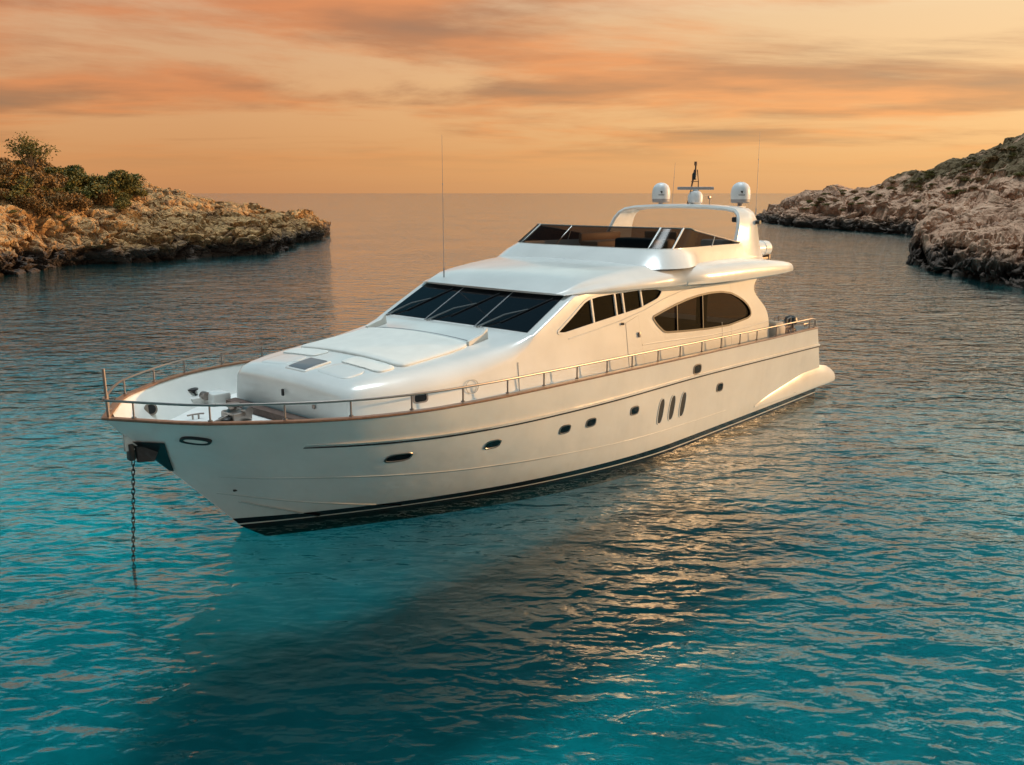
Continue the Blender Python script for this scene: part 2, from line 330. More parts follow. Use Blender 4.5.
# ------------------------------------------------------------------ setting: water, seabed
#        scale  sx   sy  rot det rough dist amplitude
WAVES = [(.34, .8, 1.2, 20, 2, .5, 0, .17), (1.05, .7, 1.35, -14, 2, .5, .4, .115), (2.6, .75, 1.3, 10, 3, .5, .3, .050), (7.0, .8, 1.2, -4, 2, .5, 0, .008)]
def water_mat():
    m = bpy.data.materials.new('sea_water'); m.use_nodes = True; t = m.node_tree; t.nodes.remove(t.nodes['Principled BSDF'])
    o = t.nodes['Material Output']; NN = t.nodes.new; K = t.links.new
    tcn = NN('ShaderNodeTexCoord')
    def noise(scale, sx, sy, rot, det, rough=.5, dist=0.0):
        mp = NN('ShaderNodeMapping'); mp.inputs['Scale'].default_value = (sx, sy, 1); mp.inputs['Rotation'].default_value = (0, 0, R(rot))
        K(tcn.outputs['Object'], mp.inputs[0])
        n = NN('ShaderNodeTexNoise'); n.inputs['Scale'].default_value = scale; n.inputs['Detail'].default_value = det
        n.inputs['Roughness'].default_value = rough; n.inputs['Distortion'].default_value = dist
        K(mp.outputs[0], n.inputs['Vector']); return n.outputs['Fac']
    # wave height field as a node group, sampled three times for an unfiltered slope
    gp = bpy.data.node_groups.new('waves', 'ShaderNodeTree'); gp.interface.new_socket('Vector', in_out='INPUT', socket_type='NodeSocketVector'); gp.interface.new_socket('Height', in_out='OUTPUT', socket_type='NodeSocketFloat')
    gi = gp.nodes.new('NodeGroupInput'); go = gp.nodes.new('NodeGroupOutput'); h = None
    for scale, sx, sy, rot, det, rough, dist, amp in WAVES:
        mp = gp.nodes.new('ShaderNodeMapping'); mp.inputs['Scale'].default_value = (sx, sy, 1); mp.inputs['Rotation'].default_value = (0, 0, R(rot)); gp.links.new(gi.outputs[0], mp.inputs[0])
        n = gp.nodes.new('ShaderNodeTexNoise'); n.noise_dimensions = '2D'; n.inputs['Scale'].default_value = scale; n.inputs['Detail'].default_value = det; n.inputs['Roughness'].default_value = rough; n.inputs['Distortion'].default_value = dist
        gp.links.new(mp.outputs[0], n.inputs['Vector'])
        mu = gp.nodes.new('ShaderNodeMath'); mu.operation = 'MULTIPLY_ADD'; mu.inputs[1].default_value = amp; gp.links.new(n.outputs['Fac'], mu.inputs[0])
        if h is None: mu.inputs[2].default_value = 0
        else: gp.links.new(h, mu.inputs[2])
        h = mu.outputs[0]
    gp.links.new(h, go.inputs[0])
    pt = NN('ShaderNodeMapRange'); pt.inputs['From Min'].default_value = .35; pt.inputs['From Max'].default_value = .65; pt.inputs['To Min'].default_value = .75; pt.inputs['To Max'].default_value = 1.2
    K(noise(.06, 1, 1, 0, 2), pt.inputs['Value'])
    EPS = .03; hs_ = []
    for off in ((0, 0, 0), (EPS, 0, 0), (0, EPS, 0)):
        va_ = NN('ShaderNodeVectorMath'); va_.operation = 'ADD'; va_.inputs[1].default_value = off; K(tcn.outputs['Object'], va_.inputs[0])
        gn = NN('ShaderNodeGroup'); gn.node_tree = gp; K(va_.outputs[0], gn.inputs[0]); hs_.append(gn.outputs[0])
    comp = NN('ShaderNodeCombineXYZ'); comp.inputs[2].default_value = 1.0
    for k in (1, 2):
        sb = NN('ShaderNodeMath'); sb.operation = 'SUBTRACT'; K(hs_[0], sb.inputs[0]); K(hs_[k], sb.inputs[1])
        ml = NN('ShaderNodeMath'); ml.operation = 'MULTIPLY'; ml.inputs[1].default_value = 1 / EPS; K(sb.outputs[0], ml.inputs[0])
        m2 = NN('ShaderNodeMath'); m2.operation = 'MULTIPLY'; K(ml.outputs[0], m2.inputs[0]); K(pt.outputs['Result'], m2.inputs[1]); K(m2.outputs[0], comp.inputs[k - 1])
    # waves break before they get steep: limit the slope
    comp.inputs[2].default_value = 0.0
    le = NN('ShaderNodeVectorMath'); le.operation = 'LENGTH'; K(comp.outputs[0], le.inputs[0])
    q1 = NN('ShaderNodeMath'); q1.operation = 'DIVIDE'; q1.inputs[1].default_value = .27; K(le.outputs['Value'], q1.inputs[0])
    q2 = NN('ShaderNodeMath'); q2.operation = 'MULTIPLY_ADD'; K(q1.outputs[0], q2.inputs[0]); K(q1.outputs[0], q2.inputs[1]); q2.inputs[2].default_value = 1.0
    q3 = NN('ShaderNodeMath'); q3.operation = 'INVERSE_SQRT'; K(q2.outputs[0], q3.inputs[0])
    q4 = NN('ShaderNodeVectorMath'); q4.operation = 'SCALE'; K(comp.outputs[0], q4.inputs[0]); K(q3.outputs[0], q4.inputs['Scale'])
    q5 = NN('ShaderNodeVectorMath'); q5.operation = 'ADD'; q5.inputs[1].default_value = (0, 0, 1); K(q4.outputs[0], q5.inputs[0])
    nv_ = NN('ShaderNodeVectorMath'); nv_.operation = 'NORMALIZE'; K(q5.outputs[0], nv_.inputs[0])
    ge = NN('ShaderNodeNewGeometry'); sg_ = NN('ShaderNodeMath'); sg_.operation = 'MULTIPLY_ADD'; sg_.inputs[1].default_value = -2.0; sg_.inputs[2].default_value = 1.0; K(ge.outputs['Backfacing'], sg_.inputs[0])
    sc_ = NN('ShaderNodeVectorMath'); sc_.operation = 'SCALE'; K(nv_.outputs[0], sc_.inputs[0]); K(sg_.outputs[0], sc_.inputs['Scale']); 
    gl = NN('ShaderNodeBsdfGlossy'); gl.inputs['Roughness'].default_value = 0.0; gl.inputs['Color'].default_value = (1, 1, 1, 1); K(sc_.outputs[0], gl.inputs['Normal'])
    tr = NN('ShaderNodeBsdfTransparent'); tr.inputs['Color'].default_value = (.95, .98, .98, 1)
    dt = NN('ShaderNodeVectorMath'); dt.operation = 'DOT_PRODUCT'; K(nv_.outputs[0], dt.inputs[0]); K(ge.outputs['Incoming'], dt.inputs[1])
    prev = dt.outputs['Value']
    for op in ('ABSOLUTE', 'SUBTRACT', 'POWER', 'MULTIPLY_ADD'):
        f = NN('ShaderNodeMath'); f.operation = op; f.use_clamp = op == 'SUBTRACT'
        if op == 'SUBTRACT': f.inputs[0].default_value = 1.0; K(prev, f.inputs[1])
        else:
            K(prev, f.inputs[0])
            if op == 'POWER': f.inputs[1].default_value = 4.3
            if op == 'MULTIPLY_ADD': f.inputs[1].default_value = .98; f.inputs[2].default_value = .02
        prev = f.outputs[0]
    ms = NN('ShaderNodeMixShader'); K(prev, ms.inputs[0])
    # fine particles in the water scatter some light back: a turquoise body colour under the mirror layer
    df = NN('ShaderNodeBsdfDiffuse'); df.inputs['Color'].default_value = (.004, .20, .235, 1)
    mb_ = NN('ShaderNodeMixShader'); d0 = NN('ShaderNodeVectorMath'); d0.operation = 'DOT_PRODUCT'; K(ge.outputs['True Normal'], d0.inputs[0]); K(ge.outputs['Incoming'], d0.inputs[1])
    a0 = NN('ShaderNodeMath'); a0.operation = 'ABSOLUTE'; K(d0.outputs['Value'], a0.inputs[0]); a1 = NN('ShaderNodeMath'); a1.operation = 'DIVIDE'; a1.inputs[0].default_value = -.004; ap = NN('ShaderNodeMath'); ap.operation = 'POWER'; ap.inputs[1].default_value = 1.25; K(a0.outputs[0], ap.inputs[0]); K(ap.outputs[0], a1.inputs[1])
    a2 = NN('ShaderNodeMath'); a2.operation = 'EXPONENT'; K(a1.outputs[0], a2.inputs[0]); a3 = NN('ShaderNodeMath'); a3.operation = 'SUBTRACT'; a3.inputs[0].default_value = 1; K(a2.outputs[0], a3.inputs[1]); a4 = NN('ShaderNodeMath'); a4.operation = 'MINIMUM'; a4.inputs[1].default_value = .05; K(a3.outputs[0], a4.inputs[0]); K(a4.outputs[0], mb_.inputs[0])
    K(tr.outputs[0], mb_.inputs[1]); K(df.outputs[0], mb_.inputs[2]); K(mb_.outputs[0], ms.inputs[1]); K(gl.outputs[0], ms.inputs[2]); K(ms.outputs[0], o.inputs['Surface'])
    va = NN('ShaderNodeVolumeAbsorption'); va.inputs['Color'].default_value = (0.0, .87, .885, 1); va.inputs['Density'].default_value = .75
    vs = NN('ShaderNodeVolumeScatter'); vs.inputs['Color'].default_value = (.02, .92, 1.0, 1); vs.inputs['Density'].default_value = .015
    vsum = NN('ShaderNodeAddShader'); K(va.outputs[0], vsum.inputs[0]); K(vs.outputs[0], vsum.inputs[1]); K(vsum.outputs[0], o.inputs['Volume'])
    return m
FAR = 16000
mb = MB(); mb.box((0, FAR * .5, -22), (FAR * 2.2, FAR * 1.6, 44))
water = mb.build('water', water_mat(), smooth=0); tag(water, kind='structure')

def seabed():
    xs = np.concatenate([-np.geomspace(400, 60, 14), np.linspace(-56, 56, 113), np.geomspace(60, 400, 14)])
    ys = np.concatenate([[-40, -20], np.linspace(-8, 90, 99), np.geomspace(93, 600, 26)])
    X, Y = np.meshgrid(xs, ys)
    Z = -5.4 - .015 * np.clip(Y - 22, 0, 1e9) - .00015 * np.clip(Y - 50, 0, 300) ** 2 + .25 * fbm(np.stack([X * .12, Y * .12, X * 0], -1), 3)
    ss = lambda a, b_, x: (lambda t: t * t * (3 - 2 * t))(np.clip((x - a) / (b_ - a), 0, 1))
    Z = Z + 3.1 * ss(-5, -14, X) * ss(20, 27, Y) * (1 - ss(58, 80, Y)) + 2.2 * ss(11, 20, X) * ss(18, 25, Y) * (1 - ss(50, 70, Y))   # floor raised either side of the anchorage, added to brighten the water
    Z = np.maximum(Z, -30)
    rows = [[(X[i, j], Y[i, j], Z[i, j]) for j in range(len(xs))] for i in range(len(ys))]
    m = bpy.data.materials.new('sand_and_seagrass'); m.use_nodes = True; t = m.node_tree; b = t.nodes['Principled BSDF']; NN = t.nodes.new; K = t.links.new
    tcn = NN('ShaderNodeTexCoord'); n = NN('ShaderNodeTexNoise'); n.inputs['Scale'].default_value = .09; n.inputs['Detail'].default_value = 6; n.inputs['Roughness'].default_value = .6
    K(tcn.outputs['Object'], n.inputs['Vector'])
    r = NN('ShaderNodeValToRGB'); ramp(r, [(.34, (.34, .36, .32)), (.45, (.66, .66, .62)), (.6, (.82, .81, .77))]); K(n.outputs['Fac'], r.inputs[0])
    n2_ = NN('ShaderNodeTexNoise'); n2_.inputs['Scale'].default_value = .9; n2_.inputs['Detail'].default_value = 5; K(tcn.outputs['Object'], n2_.inputs['Vector'])
    mr = NN('ShaderNodeMapRange'); mr.inputs['From Min'].default_value = .3; mr.inputs['From Max'].default_value = .7; mr.inputs['To Min'].default_value = .75; mr.inputs['To Max'].default_value = 1.15; K(n2_.outputs['Fac'], mr.inputs['Value'])
    mm = NN('ShaderNodeMix'); mm.data_type = 'RGBA'; mm.blend_type = 'MULTIPLY'; mm.inputs['Factor'].default_value = 1; K(r.outputs['Color'], mm.inputs['A']); K(mr.outputs['Result'], mm.inputs['B'])
    K(mm.outputs['Result'], b.inputs['Base Color']); b.inputs['Roughness'].default_value = .9
    tag(MB().grid(rows).build('seabed', m), kind='structure')
seabed()

# ------------------------------------------------------------------ headlands
def rock_mat(name, pale, mid, dark, tide, scrub=None, fs=1.0):
    m = bpy.data.materials.new(name); m.use_nodes = True; t = m.node_tree; b = t.nodes['Principled BSDF']; NN = t.nodes.new; K = t.links.new
    tcn = NN('ShaderNodeTexCoord'); sp = NN('ShaderNodeSeparateXYZ'); K(tcn.outputs['Object'], sp.inputs[0])
    def noise(sc_, det, ro=.6, mz=1.0, dist=0):
        mp = NN('ShaderNodeMapping'); mp.inputs['Scale'].default_value = (1, 1, mz); K(tcn.outputs['Object'], mp.inputs[0])
        n = NN('ShaderNodeTexNoise'); n.inputs['Scale'].default_value = sc_; n.inputs['Detail'].default_value = det; n.inputs['Roughness'].default_value = ro; n.inputs['Distortion'].default_value = dist
        K(mp.outputs[0], n.inputs['Vector']); return n.outputs['Fac']
    r = NN('ShaderNodeValToRGB'); ramp(r, [(.30, dark), (.44, mid), (.60, pale), (.75, mid)]); K(noise(.5 * fs, 8, .6, 1.6, .6), r.inputs[0])
    # black wet / lichen band just above the water, ragged
    nz = noise(.35, 5); mu = NN('ShaderNodeMath'); mu.operation = 'MULTIPLY_ADD'; mu.inputs[1].default_value = -3.6; K(nz, mu.inputs[0]); K(sp.outputs['Z'], mu.inputs[2])
    mr = NN('ShaderNodeMapRange'); mr.inputs['From Min'].default_value = tide - .5; mr.inputs['From Max'].default_value = tide + .7; mr.inputs['To Min'].default_value = 1; mr.inputs['To Max'].default_value = 0; mr.clamp = True
    K(mu.outputs[0], mr.inputs['Value'])
    mm = NN('ShaderNodeMix'); mm.data_type = 'RGBA'; K(mr.outputs['Result'], mm.inputs['Factor']); K(r.outputs['Color'], mm.inputs['A']); mm.inputs['B'].default_value = (.065, .042, .030, 1)
    if scrub:                                            # ground-hugging scrub on the upper slope, in ragged patches
        zl, col = scrub; n5 = noise(.12, 7, .65); mz = NN('ShaderNodeMapRange'); mz.inputs['From Min'].default_value = zl; mz.inputs['From Max'].default_value = zl + 9; mz.inputs['To Min'].default_value = -.22; mz.inputs['To Max'].default_value = .12; K(sp.outputs['Z'], mz.inputs['Value'])
        sa = NN('ShaderNodeMath'); sa.operation = 'ADD'; K(n5, sa.inputs[0]); K(mz.outputs['Result'], sa.inputs[1])
        sr = NN('ShaderNodeMapRange'); sr.inputs['From Min'].default_value = .47; sr.inputs['From Max'].default_value = .56; K(sa.outputs[0], sr.inputs['Value'])
        m3 = NN('ShaderNodeMix'); m3.data_type = 'RGBA'; K(sr.outputs['Result'], m3.inputs['Factor']); K(mm.outputs['Result'], m3.inputs['A']); m3.inputs['B'].default_value = (*col, 1); mm = m3
    # cracks
    vo = NN('ShaderNodeTexVoronoi'); vo.feature = 'DISTANCE_TO_EDGE'; vo.inputs['Scale'].default_value = .55 * fs
    mpv = NN('ShaderNodeMapping'); mpv.inputs['Scale'].default_value = (1, 1, 1.7); ds = NN('ShaderNodeVectorMath'); ds.operation = 'ADD'
    nn = NN('ShaderNodeTexNoise'); nn.inputs['Scale'].default_value = .8; nn.inputs['Detail'].default_value = 4; K(tcn.outputs['Object'], nn.inputs['Vector'])
    K(tcn.outputs['Object'], ds.inputs[0]); K(nn.outputs['Color'], ds.inputs[1]); K(ds.outputs[0], mpv.inputs[0]); K(mpv.outputs[0], vo.inputs['Vector'])
    vr = NN('ShaderNodeMapRange'); vr.inputs['From Min'].default_value = 0; vr.inputs['From Max'].default_value = .09; vr.inputs['To Min'].default_value = 0; vr.inputs['To Max'].default_value = 1; K(vo.outputs['Distance'], vr.inputs['Value'])
    hs_ = NN('ShaderNodeMath'); hs_.operation = 'MULTIPLY_ADD'; hs_.inputs[1].default_value = 1.1; K(noise(1.1 * fs, 8, .62, 1.5), hs_.inputs[0]); 
    cm = NN('ShaderNodeMath'); cm.operation = 'MULTIPLY'; cm.inputs[1].default_value = .35; K(vr.outputs['Result'], cm.inputs[0]); K(cm.outputs[0], hs_.inputs[2])
    bp = NN('ShaderNodeBump'); bp.inputs['Distance'].default_value = .9 if fs == 1 else .75; bp.inputs['Strength'].default_value = 1; K(hs_.outputs[0], bp.inputs['Height']); K(bp.outputs[0], b.inputs['Normal'])
    K(mm.outputs['Result'], b.inputs['Base Color']); b.inputs['Roughness'].default_value = .85
    return m

def catmull(pts, n):
    p = np.array(pts, float); d = np.concatenate([[0], np.cumsum(np.linalg.norm(np.diff(p, axis=0), axis=1))]); d /= d[-1]
    return np.stack([np.interp(np.linspace(0, 1, n), d, p[:, k]) for k in range(p.shape[1])], 1)
def smooth1(a, k):
    for _ in range(k): a[1:-1] = .25 * a[:-2] + .5 * a[1:-1] + .25 * a[2:]
    return a

def headland(name, shore, ridge, m, nu, nv, cliff, seed, amp=1.0, under=.8, back=60, bulge=.25, sm=6, step=1.0, block=2.2):
    """rock surface ruled from the waterline curve to the ridge curve, steep at the sea, then broken by noise"""
    S = smooth1(catmull(shore, nu), sm); Rg = smooth1(catmull(ridge, nu), sm)
    inw = Rg[:, :2] - S; Ld = np.linalg.norm(inw, axis=1); inw = inw / Ld[:, None]
    cu = np.interp(np.linspace(0, 1, nu), np.linspace(0, 1, len(cliff)), cliff)
    cu = np.minimum(cu * (1 + .35 * perlin(np.stack([S[:, 0] * .12, S[:, 1] * .12, S[:, 0] * 0 + seed], -1))), Rg[:, 2] * .97)
    v = np.linspace(0, 1, nv); rows = np.zeros((nv, nu, 3))
    nc = int(nv * .38); nr = int(nv * .52)
    for j in range(nv):
        if j < nc:                                   # sea cliff with a notch at the water
            t = j / (nc - 1); z = -2.5 + (cu + 2.5) * t
            d = -.5 + 1.6 * np.clip(z / np.maximum(cu, .3), 0, 1) ** 1.6 + under * np.exp(-((z - .25) / .55) ** 2)
            d = d * np.minimum(1, Ld / 6)
        elif j < nc + nr:
            t = (j - nc + 1) / nr; d0 = 1.1 * np.minimum(1, Ld / 6); d = d0 + (Ld - d0) * t ** 1.25
            zz_ = t ** 1.25; z = cu + (Rg[:, 2] - cu) * (zz_ + bulge * np.sin(math.pi * zz_) * .6)
        else:
            t = (j - nc - nr + 1) / (nv - nc - nr); d = Ld + back * t; z = Rg[:, 2] - (Rg[:, 2] + 2.5) * t ** 1.5
        rows[j, :, 0] = S[:, 0] + inw[:, 0] * d; rows[j, :, 1] = S[:, 1] + inw[:, 1] * d; rows[j, :, 2] = z
    p = rows; q = p * np.array([1, 1, 1.3]) + seed * 13.7
    # displacement: broad swells, ledges, fractured blocks
    z = p[..., 2].copy(); lift = np.clip((z + 1) / 2.0, 0, 1); wz = np.clip(z / 2.5, .25, 1)
    n1_ = fbm(q * .09, 4); nx = fbm(q * .2 + 31, 4); ny = fbm(q * .2 + 57, 4); nf = fbm(q * .9 + 71, 3, True)
    wq = q + np.stack([fbm(q * .35 + 5, 3), fbm(q * .35 + 23, 3), fbm(q * .35 + 41, 3)], -1) * 1.3
    A1, A2, Ac = worley(wq / (block * np.array([1.5, 1.5, .62]))); B1, B2, Bc = worley(wq / (block * .40 * np.array([1.4, 1.4, .7])) + 7)
    crack = np.exp(-(A2 - A1) / .10); crack2 = np.exp(-(B2 - B1) / .12)
    dz = lift * wz * (amp * .75 * n1_ + block * (.30 * (Ac - .5) - .20 * crack) + block * (.09 * (Bc - .5) - .06 * crack2) + .06 * (nf - .4))
    cl = np.clip(1.5 - np.abs(np.arange(nv)[:, None] - nc * .75) / (nc * .75), .2, 1.2)
    hd = cl * (amp * .8 * nx + block * (.42 * (Ac - .5) + .24 * crack) + block * (.14 * (Bc - .5) + .08 * crack2))
    uu = np.linspace(0, 1, nu); tp = np.clip(np.minimum(uu, 1 - uu) / .05, 0, 1)[None, :]; hd = hd * tp; nx = nx * tp; ny = ny * tp
    p[..., 0] += hd * inw[None, :, 0] + .5 * amp * cl * ny; p[..., 1] += hd * inw[None, :, 1] + .5 * amp * cl * nx
    z2 = z + dz; st = step * (1 + .25 * perlin(q * .05 + 11)); fr = z2 / st - np.floor(z2 / st); ter = (np.floor(z2 / st) + np.clip((fr - .3) / .4, 0, 1)) * st
    mixk = np.clip(.15 + .9 * perlin(q * .07 + 3), 0, .7) * np.clip(z2 / 1.0, 0, 1)
    p[..., 2] = z2 * (1 - mixk) + ter * mixk
    me = bpy.data.meshes.new(name); idx = np.arange(nu * nv).reshape(nv, nu)
    fs = np.stack([idx[:-1, :-1], idx[:-1, 1:], idx[1:, 1:], idx[1:, :-1]], -1).reshape(-1, 4)
    me.from_pydata(p.reshape(-1, 3).tolist(), [], fs.tolist()); me.materials.append(m)
    bm = bmesh.new(); bm.from_mesh(me); bmesh.ops.recalc_face_normals(bm, faces=bm.faces); bm.to_mesh(me); bm.free()
    o = bpy.data.objects.new(name, me); C.objects.link(o); tag(o, kind='structure')
    return p, nc, nr

rockL = rock_mat('warm_limestone', (.62, .37, .155), (.43, .23, .085), (.14, .068, .026), .1, (6.5, (.10, .075, .032)))
rockR = rock_mat('pink_limestone', (.60, .36, .235), (.45, .25, .155), (.20, .105, .065), .35, (5.0, (.135, .085, .032)), .36)
Lsh = [(-70, 58), (-46.4, 74.0), (-47.9, 85.7), (-48.4, 96.1), (-45.6, 101.7), (-40.1, 104.6), (-37.7, 111.2), (-34.0, 114.8), (-31.2, 118.6), (-31.9, 129.3), (-34.0, 148.0), (-32.5, 154.4), (-35.3, 177.2), (-38, 186)]
Lri = [(-110, 95, 12), (-63.5, 105.0, 11.0), (-64.2, 118.0, 10.2), (-61.3, 122.0, 9.8), (-59.0, 128.0, 9.2), (-55.2, 135.0, 8.9), (-52.0, 138.0, 8.4), (-46.9, 140.0, 7.4), (-41.5, 142.0, 6.5), (-40.3, 146.0, 5.8), (-37.3, 152.0, 5.3), (-36.4, 158.0, 4.4), (-36.5, 168.0, 3.0), (-40, 182, 1.5)]
pL, ncL, nrL = headland('rocky_headland', Lsh, Lri, rockL, 860, 230, [2.6, 2.6, 2.8, 3.0, 3.2, 3.0, 3.0, 3.4, 4.2, 4.6, 3.4, 1.5], 1, amp=1.3, block=3.6, step=1.5)
pN, _, _ = headland('rocky_point', [(40.5, 45), (40.9, 61.1), (41.8, 69.6), (41.9, 74.8), (41.8, 79.9), (41.9, 85.7), (42.7, 93.6), (44.7, 103.1), (47.0, 110.5), (53, 119), (60, 124)],
         [(90, 100, 12), (74.8, 115.0, 9.0), (67.6, 115.0, 7.9), (63.2, 115.0, 7.2), (59.0, 115.0, 6.8), (55.3, 114.0, 6.4), (52.5, 114.0, 5.6), (50.5, 114.0, 4.0), (50.5, 115, 2.6), (55, 120.5, .4), (60.5, 124.5, -.6)],
         rockR, 420, 210, [3.4, 3.4, 3.4, 3.2, 3.0, 2.6, 2.0, 1.0], 4, amp=1.2, back=45, block=5.0, step=2.0)
pF, ncF, nrF = headland('rocky_hillside', [(120, 110), (95, 120), (73.8, 139.4), (71.9, 148.0), (73.0, 161.3), (73.6, 172.9), (72.0, 191.3), (69.5, 202.0), (66.6, 214.0), (66.7, 234.9), (68.8, 260.2), (74, 275)],
         [(180, 160, 40), (150, 175, 33), (121.5, 190.0, 25.9), (108.5, 200.0, 19.3), (103.1, 205.0, 16.9), (99.2, 210.0, 14.3), (95.9, 215.0, 13.0), (92.1, 222.0, 10.9), (85.7, 230.0, 9.7), (74.8, 242.0, 7.4), (71.6, 252.0, 5.6), (74.5, 268.0, 3.0)],
         rockR, 640, 200, [3.0, 3.0, 3.0, 3.2, 3.4, 3.2, 3.0, 2.2], 9, amp=1.3, back=80, block=7.0, step=2.6)

# ------------------------------------------------------------------ shrubs and trees
def leaf_mat(name, a, b_):
    m = bpy.data.materials.new(name); m.use_nodes = True; t = m.node_tree; b = t.nodes['Principled BSDF']
    oi = t.nodes.new('ShaderNodeNewGeometry'); r = t.nodes.new('ShaderNodeValToRGB'); ramp(r, [(0, a), (1, b_)])
    t.links.new(oi.outputs['Random Per Island'], r.inputs[0]); t.links.new(r.outputs['Color'], b.inputs['Base Color'])
    b.inputs['Roughness'].default_value = .7; b.inputs['Specular IOR Level'].default_value = .2
    return m
M['leaf_olive'] = leaf_mat('olive_leaves', (.09, .085, .022), (.21, .165, .045))
M['leaf_dark'] = leaf_mat('dark_green_leaves', (.04, .055, .016), (.11, .12, .03))
M['leaf_dry'] = leaf_mat('dry_brown_leaves', (.15, .09, .035), (.29, .165, .06))
M['bark'] = mat('grey_bark', (.14, .10, .07), .9, var=.3, vscale=8)

def crown_mesh(name, seed, rx, rz, lobes, n, leaf, m):
    rnd = np.random.default_rng(seed); cs = []
    for k in range(lobes):
        a = rnd.uniform(0, 2 * math.pi); rr = rx * rnd.uniform(.1, .68); cs.append((rr * math.cos(a), rr * math.sin(a), rz * rnd.uniform(.45, 1.15), rnd.uniform(.35, .6)))
    v = []; f = []
    for i in range(n):
        c = cs[rnd.integers(lobes)]; d = rnd.normal(size=3); d /= np.linalg.norm(d); r_ = c[3] * rnd.uniform(.72, 1.05) if rnd.random() < .8 else c[3] * rnd.uniform(.2, .8)
        p = np.array([c[0] + d[0] * r_ * rx, c[1] + d[1] * r_ * rx, max(.06, c[2] + d[2] * r_ * rz)])
        a = rnd.normal(size=3); a /= np.linalg.norm(a); b = np.cross(a, rnd.normal(size=3)); b /= np.linalg.norm(b); s_ = leaf * rnd.uniform(.6, 1.3); o = len(v)
        v += [tuple(p - a * s_), tuple(p + b * s_ * .5), tuple(p + a * s_), tuple(p - b * s_ * .5)]; f.append((o, o + 1, o + 2, o + 3))
    me = bpy.data.meshes.new(name); me.from_pydata(v, [], f); me.materials.append(m); return me
def stem_mesh(name, seed, h, r, n):
    rnd = random.Random(seed); mb = MB()
    for k in range(n):
        a = rnd.uniform(0, 6.28); l = h * rnd.uniform(.7, 1.1); sp = rnd.uniform(.15, .5) * h
        mb.tube([(0, 0, -.5), (.3 * sp * math.cos(a), .3 * sp * math.sin(a), .4 * l), (sp * math.cos(a), sp * math.sin(a), l)], [r, r * .7, r * .25], 5)
    return mb.mesh(name, M['bark'])
protos = {}
for key, m, n in (('leaf_olive', 'leaf_olive', 3), ('leaf_dark', 'leaf_dark', 3), ('leaf_dry', 'leaf_dry', 2)):
    protos[key] = [(crown_mesh('foliage', 11 * k + len(key) * 7, 1.0, .62, 7, 1500, .085, M[m]), stem_mesh('stem', k, .7, .04, 5)) for k in range(n)]
def shrub(kind, k, loc, r, rz, label, group, name='shrub', zs=1.0):
    t = thing(name, label, 'shrub', loc, rz, group); t.scale = (r, r, r * zs)
    cm, sm_ = protos[kind][k % len(protos[kind])]
    for nm, me in (('foliage', cm), ('stem', sm_)):
        o = bpy.data.objects.new(nm, me); C.objects.link(o); o.parent = t
    return t
rs = random.Random(5)
G1 = 'shrubs in the thicket on the left headland'
# (x, y, z, radius, kind)
TH = [(-60.4, 111.1, 9.9, 2.07, 'leaf_dry'), (-59.3, 112.3, 9.8, 1.84, 'leaf_olive'), (-61.3, 120.9, 9.9, 2.48, 'leaf_dry'), (-56.2, 104.2, 8.9, 2.56, 'leaf_dry'), (-58.1, 110.4, 9.0, 2.04, 'leaf_olive'), (-57.8, 111.8, 9.4, 2.17, 'leaf_dry'), (-57.6, 114.6, 8.8, 2.24, 'leaf_olive'), (-56.8, 115.7, 8.9, 2.26, 'leaf_olive'), (-56.9, 119.1, 9.3, 2.16, 'leaf_olive'), (-55.3, 119.1, 9.0, 2.35, 'leaf_dark'), (-55.1, 102.2, 8.0, 1.97, 'leaf_dry'), (-54.5, 102.9, 7.9, 2.17, 'leaf_olive'), (-54.8, 106.0, 8.0, 1.71, 'leaf_dry'), (-54.3, 107.6, 8.0, 2.22, 'leaf_dry'), (-54.8, 111.9, 8.2, 2.25, 'leaf_dry'), (-55.1, 116.9, 8.4, 1.75, 'leaf_olive'), (-53.6, 115.6, 8.3, 2.12, 'leaf_olive'), (-52.4, 117.3, 8.1, 2.02, 'leaf_olive'), (-50.8, 116.8, 8.2, 2.34, 'leaf_olive'), (-49.9, 118.3, 8.2, 2.36, 'leaf_olive'), (-54.8, 100.6, 7.2, 1.34, 'leaf_dry'), (-53.7, 101.7, 7.0, 1.97, 'leaf_olive'), (-53.6, 104.6, 7.1, 1.62, 'leaf_dry'), (-52.9, 106.5, 7.2, 1.52, 'leaf_olive'), (-53.8, 112.2, 7.5, 1.98, 'leaf_dark'), (-51.5, 110.6, 6.9, 1.72, 'leaf_dark'), (-51.2, 113.4, 7.2, 1.56, 'leaf_dark'), (-49.5, 113.6, 7.3, 2.4, 'leaf_olive'), (-48.9, 116.3, 7.0, 1.32, 'leaf_olive'), (-49.0, 119.9, 7.4, 2.21, 'leaf_olive'), (-53.0, 100.7, 6.2, 1.46, 'leaf_dry'), (-52.2, 101.3, 6.2, 1.43, 'leaf_dry'), (-52.6, 105.6, 6.5, 1.79, 'leaf_dry'), (-50.8, 104.9, 6.3, 1.53, 'leaf_dry'), (-51.5, 110.6, 6.9, 1.61, 'leaf_olive'), (-51.1, 113.2, 6.7, 1.42, 'leaf_olive'), (-49.3, 113.3, 6.4, 1.76, 'leaf_dry'), (-47.0, 112.5, 6.0, 1.62, 'leaf_olive'), (-51.8, 101.8, 5.6, 1.67, 'leaf_dry'), (-50.9, 104.0, 6.1, 1.89, 'leaf_dry'), (-49.3, 105.9, 5.9, 1.87, 'leaf_dry')]
LB = {'leaf_olive': 'olive green shrub in the thicket on the left headland', 'leaf_dark': 'dark green shrub in the thicket on the left headland', 'leaf_dry': 'dry brown shrub in the thicket on the left headland'}
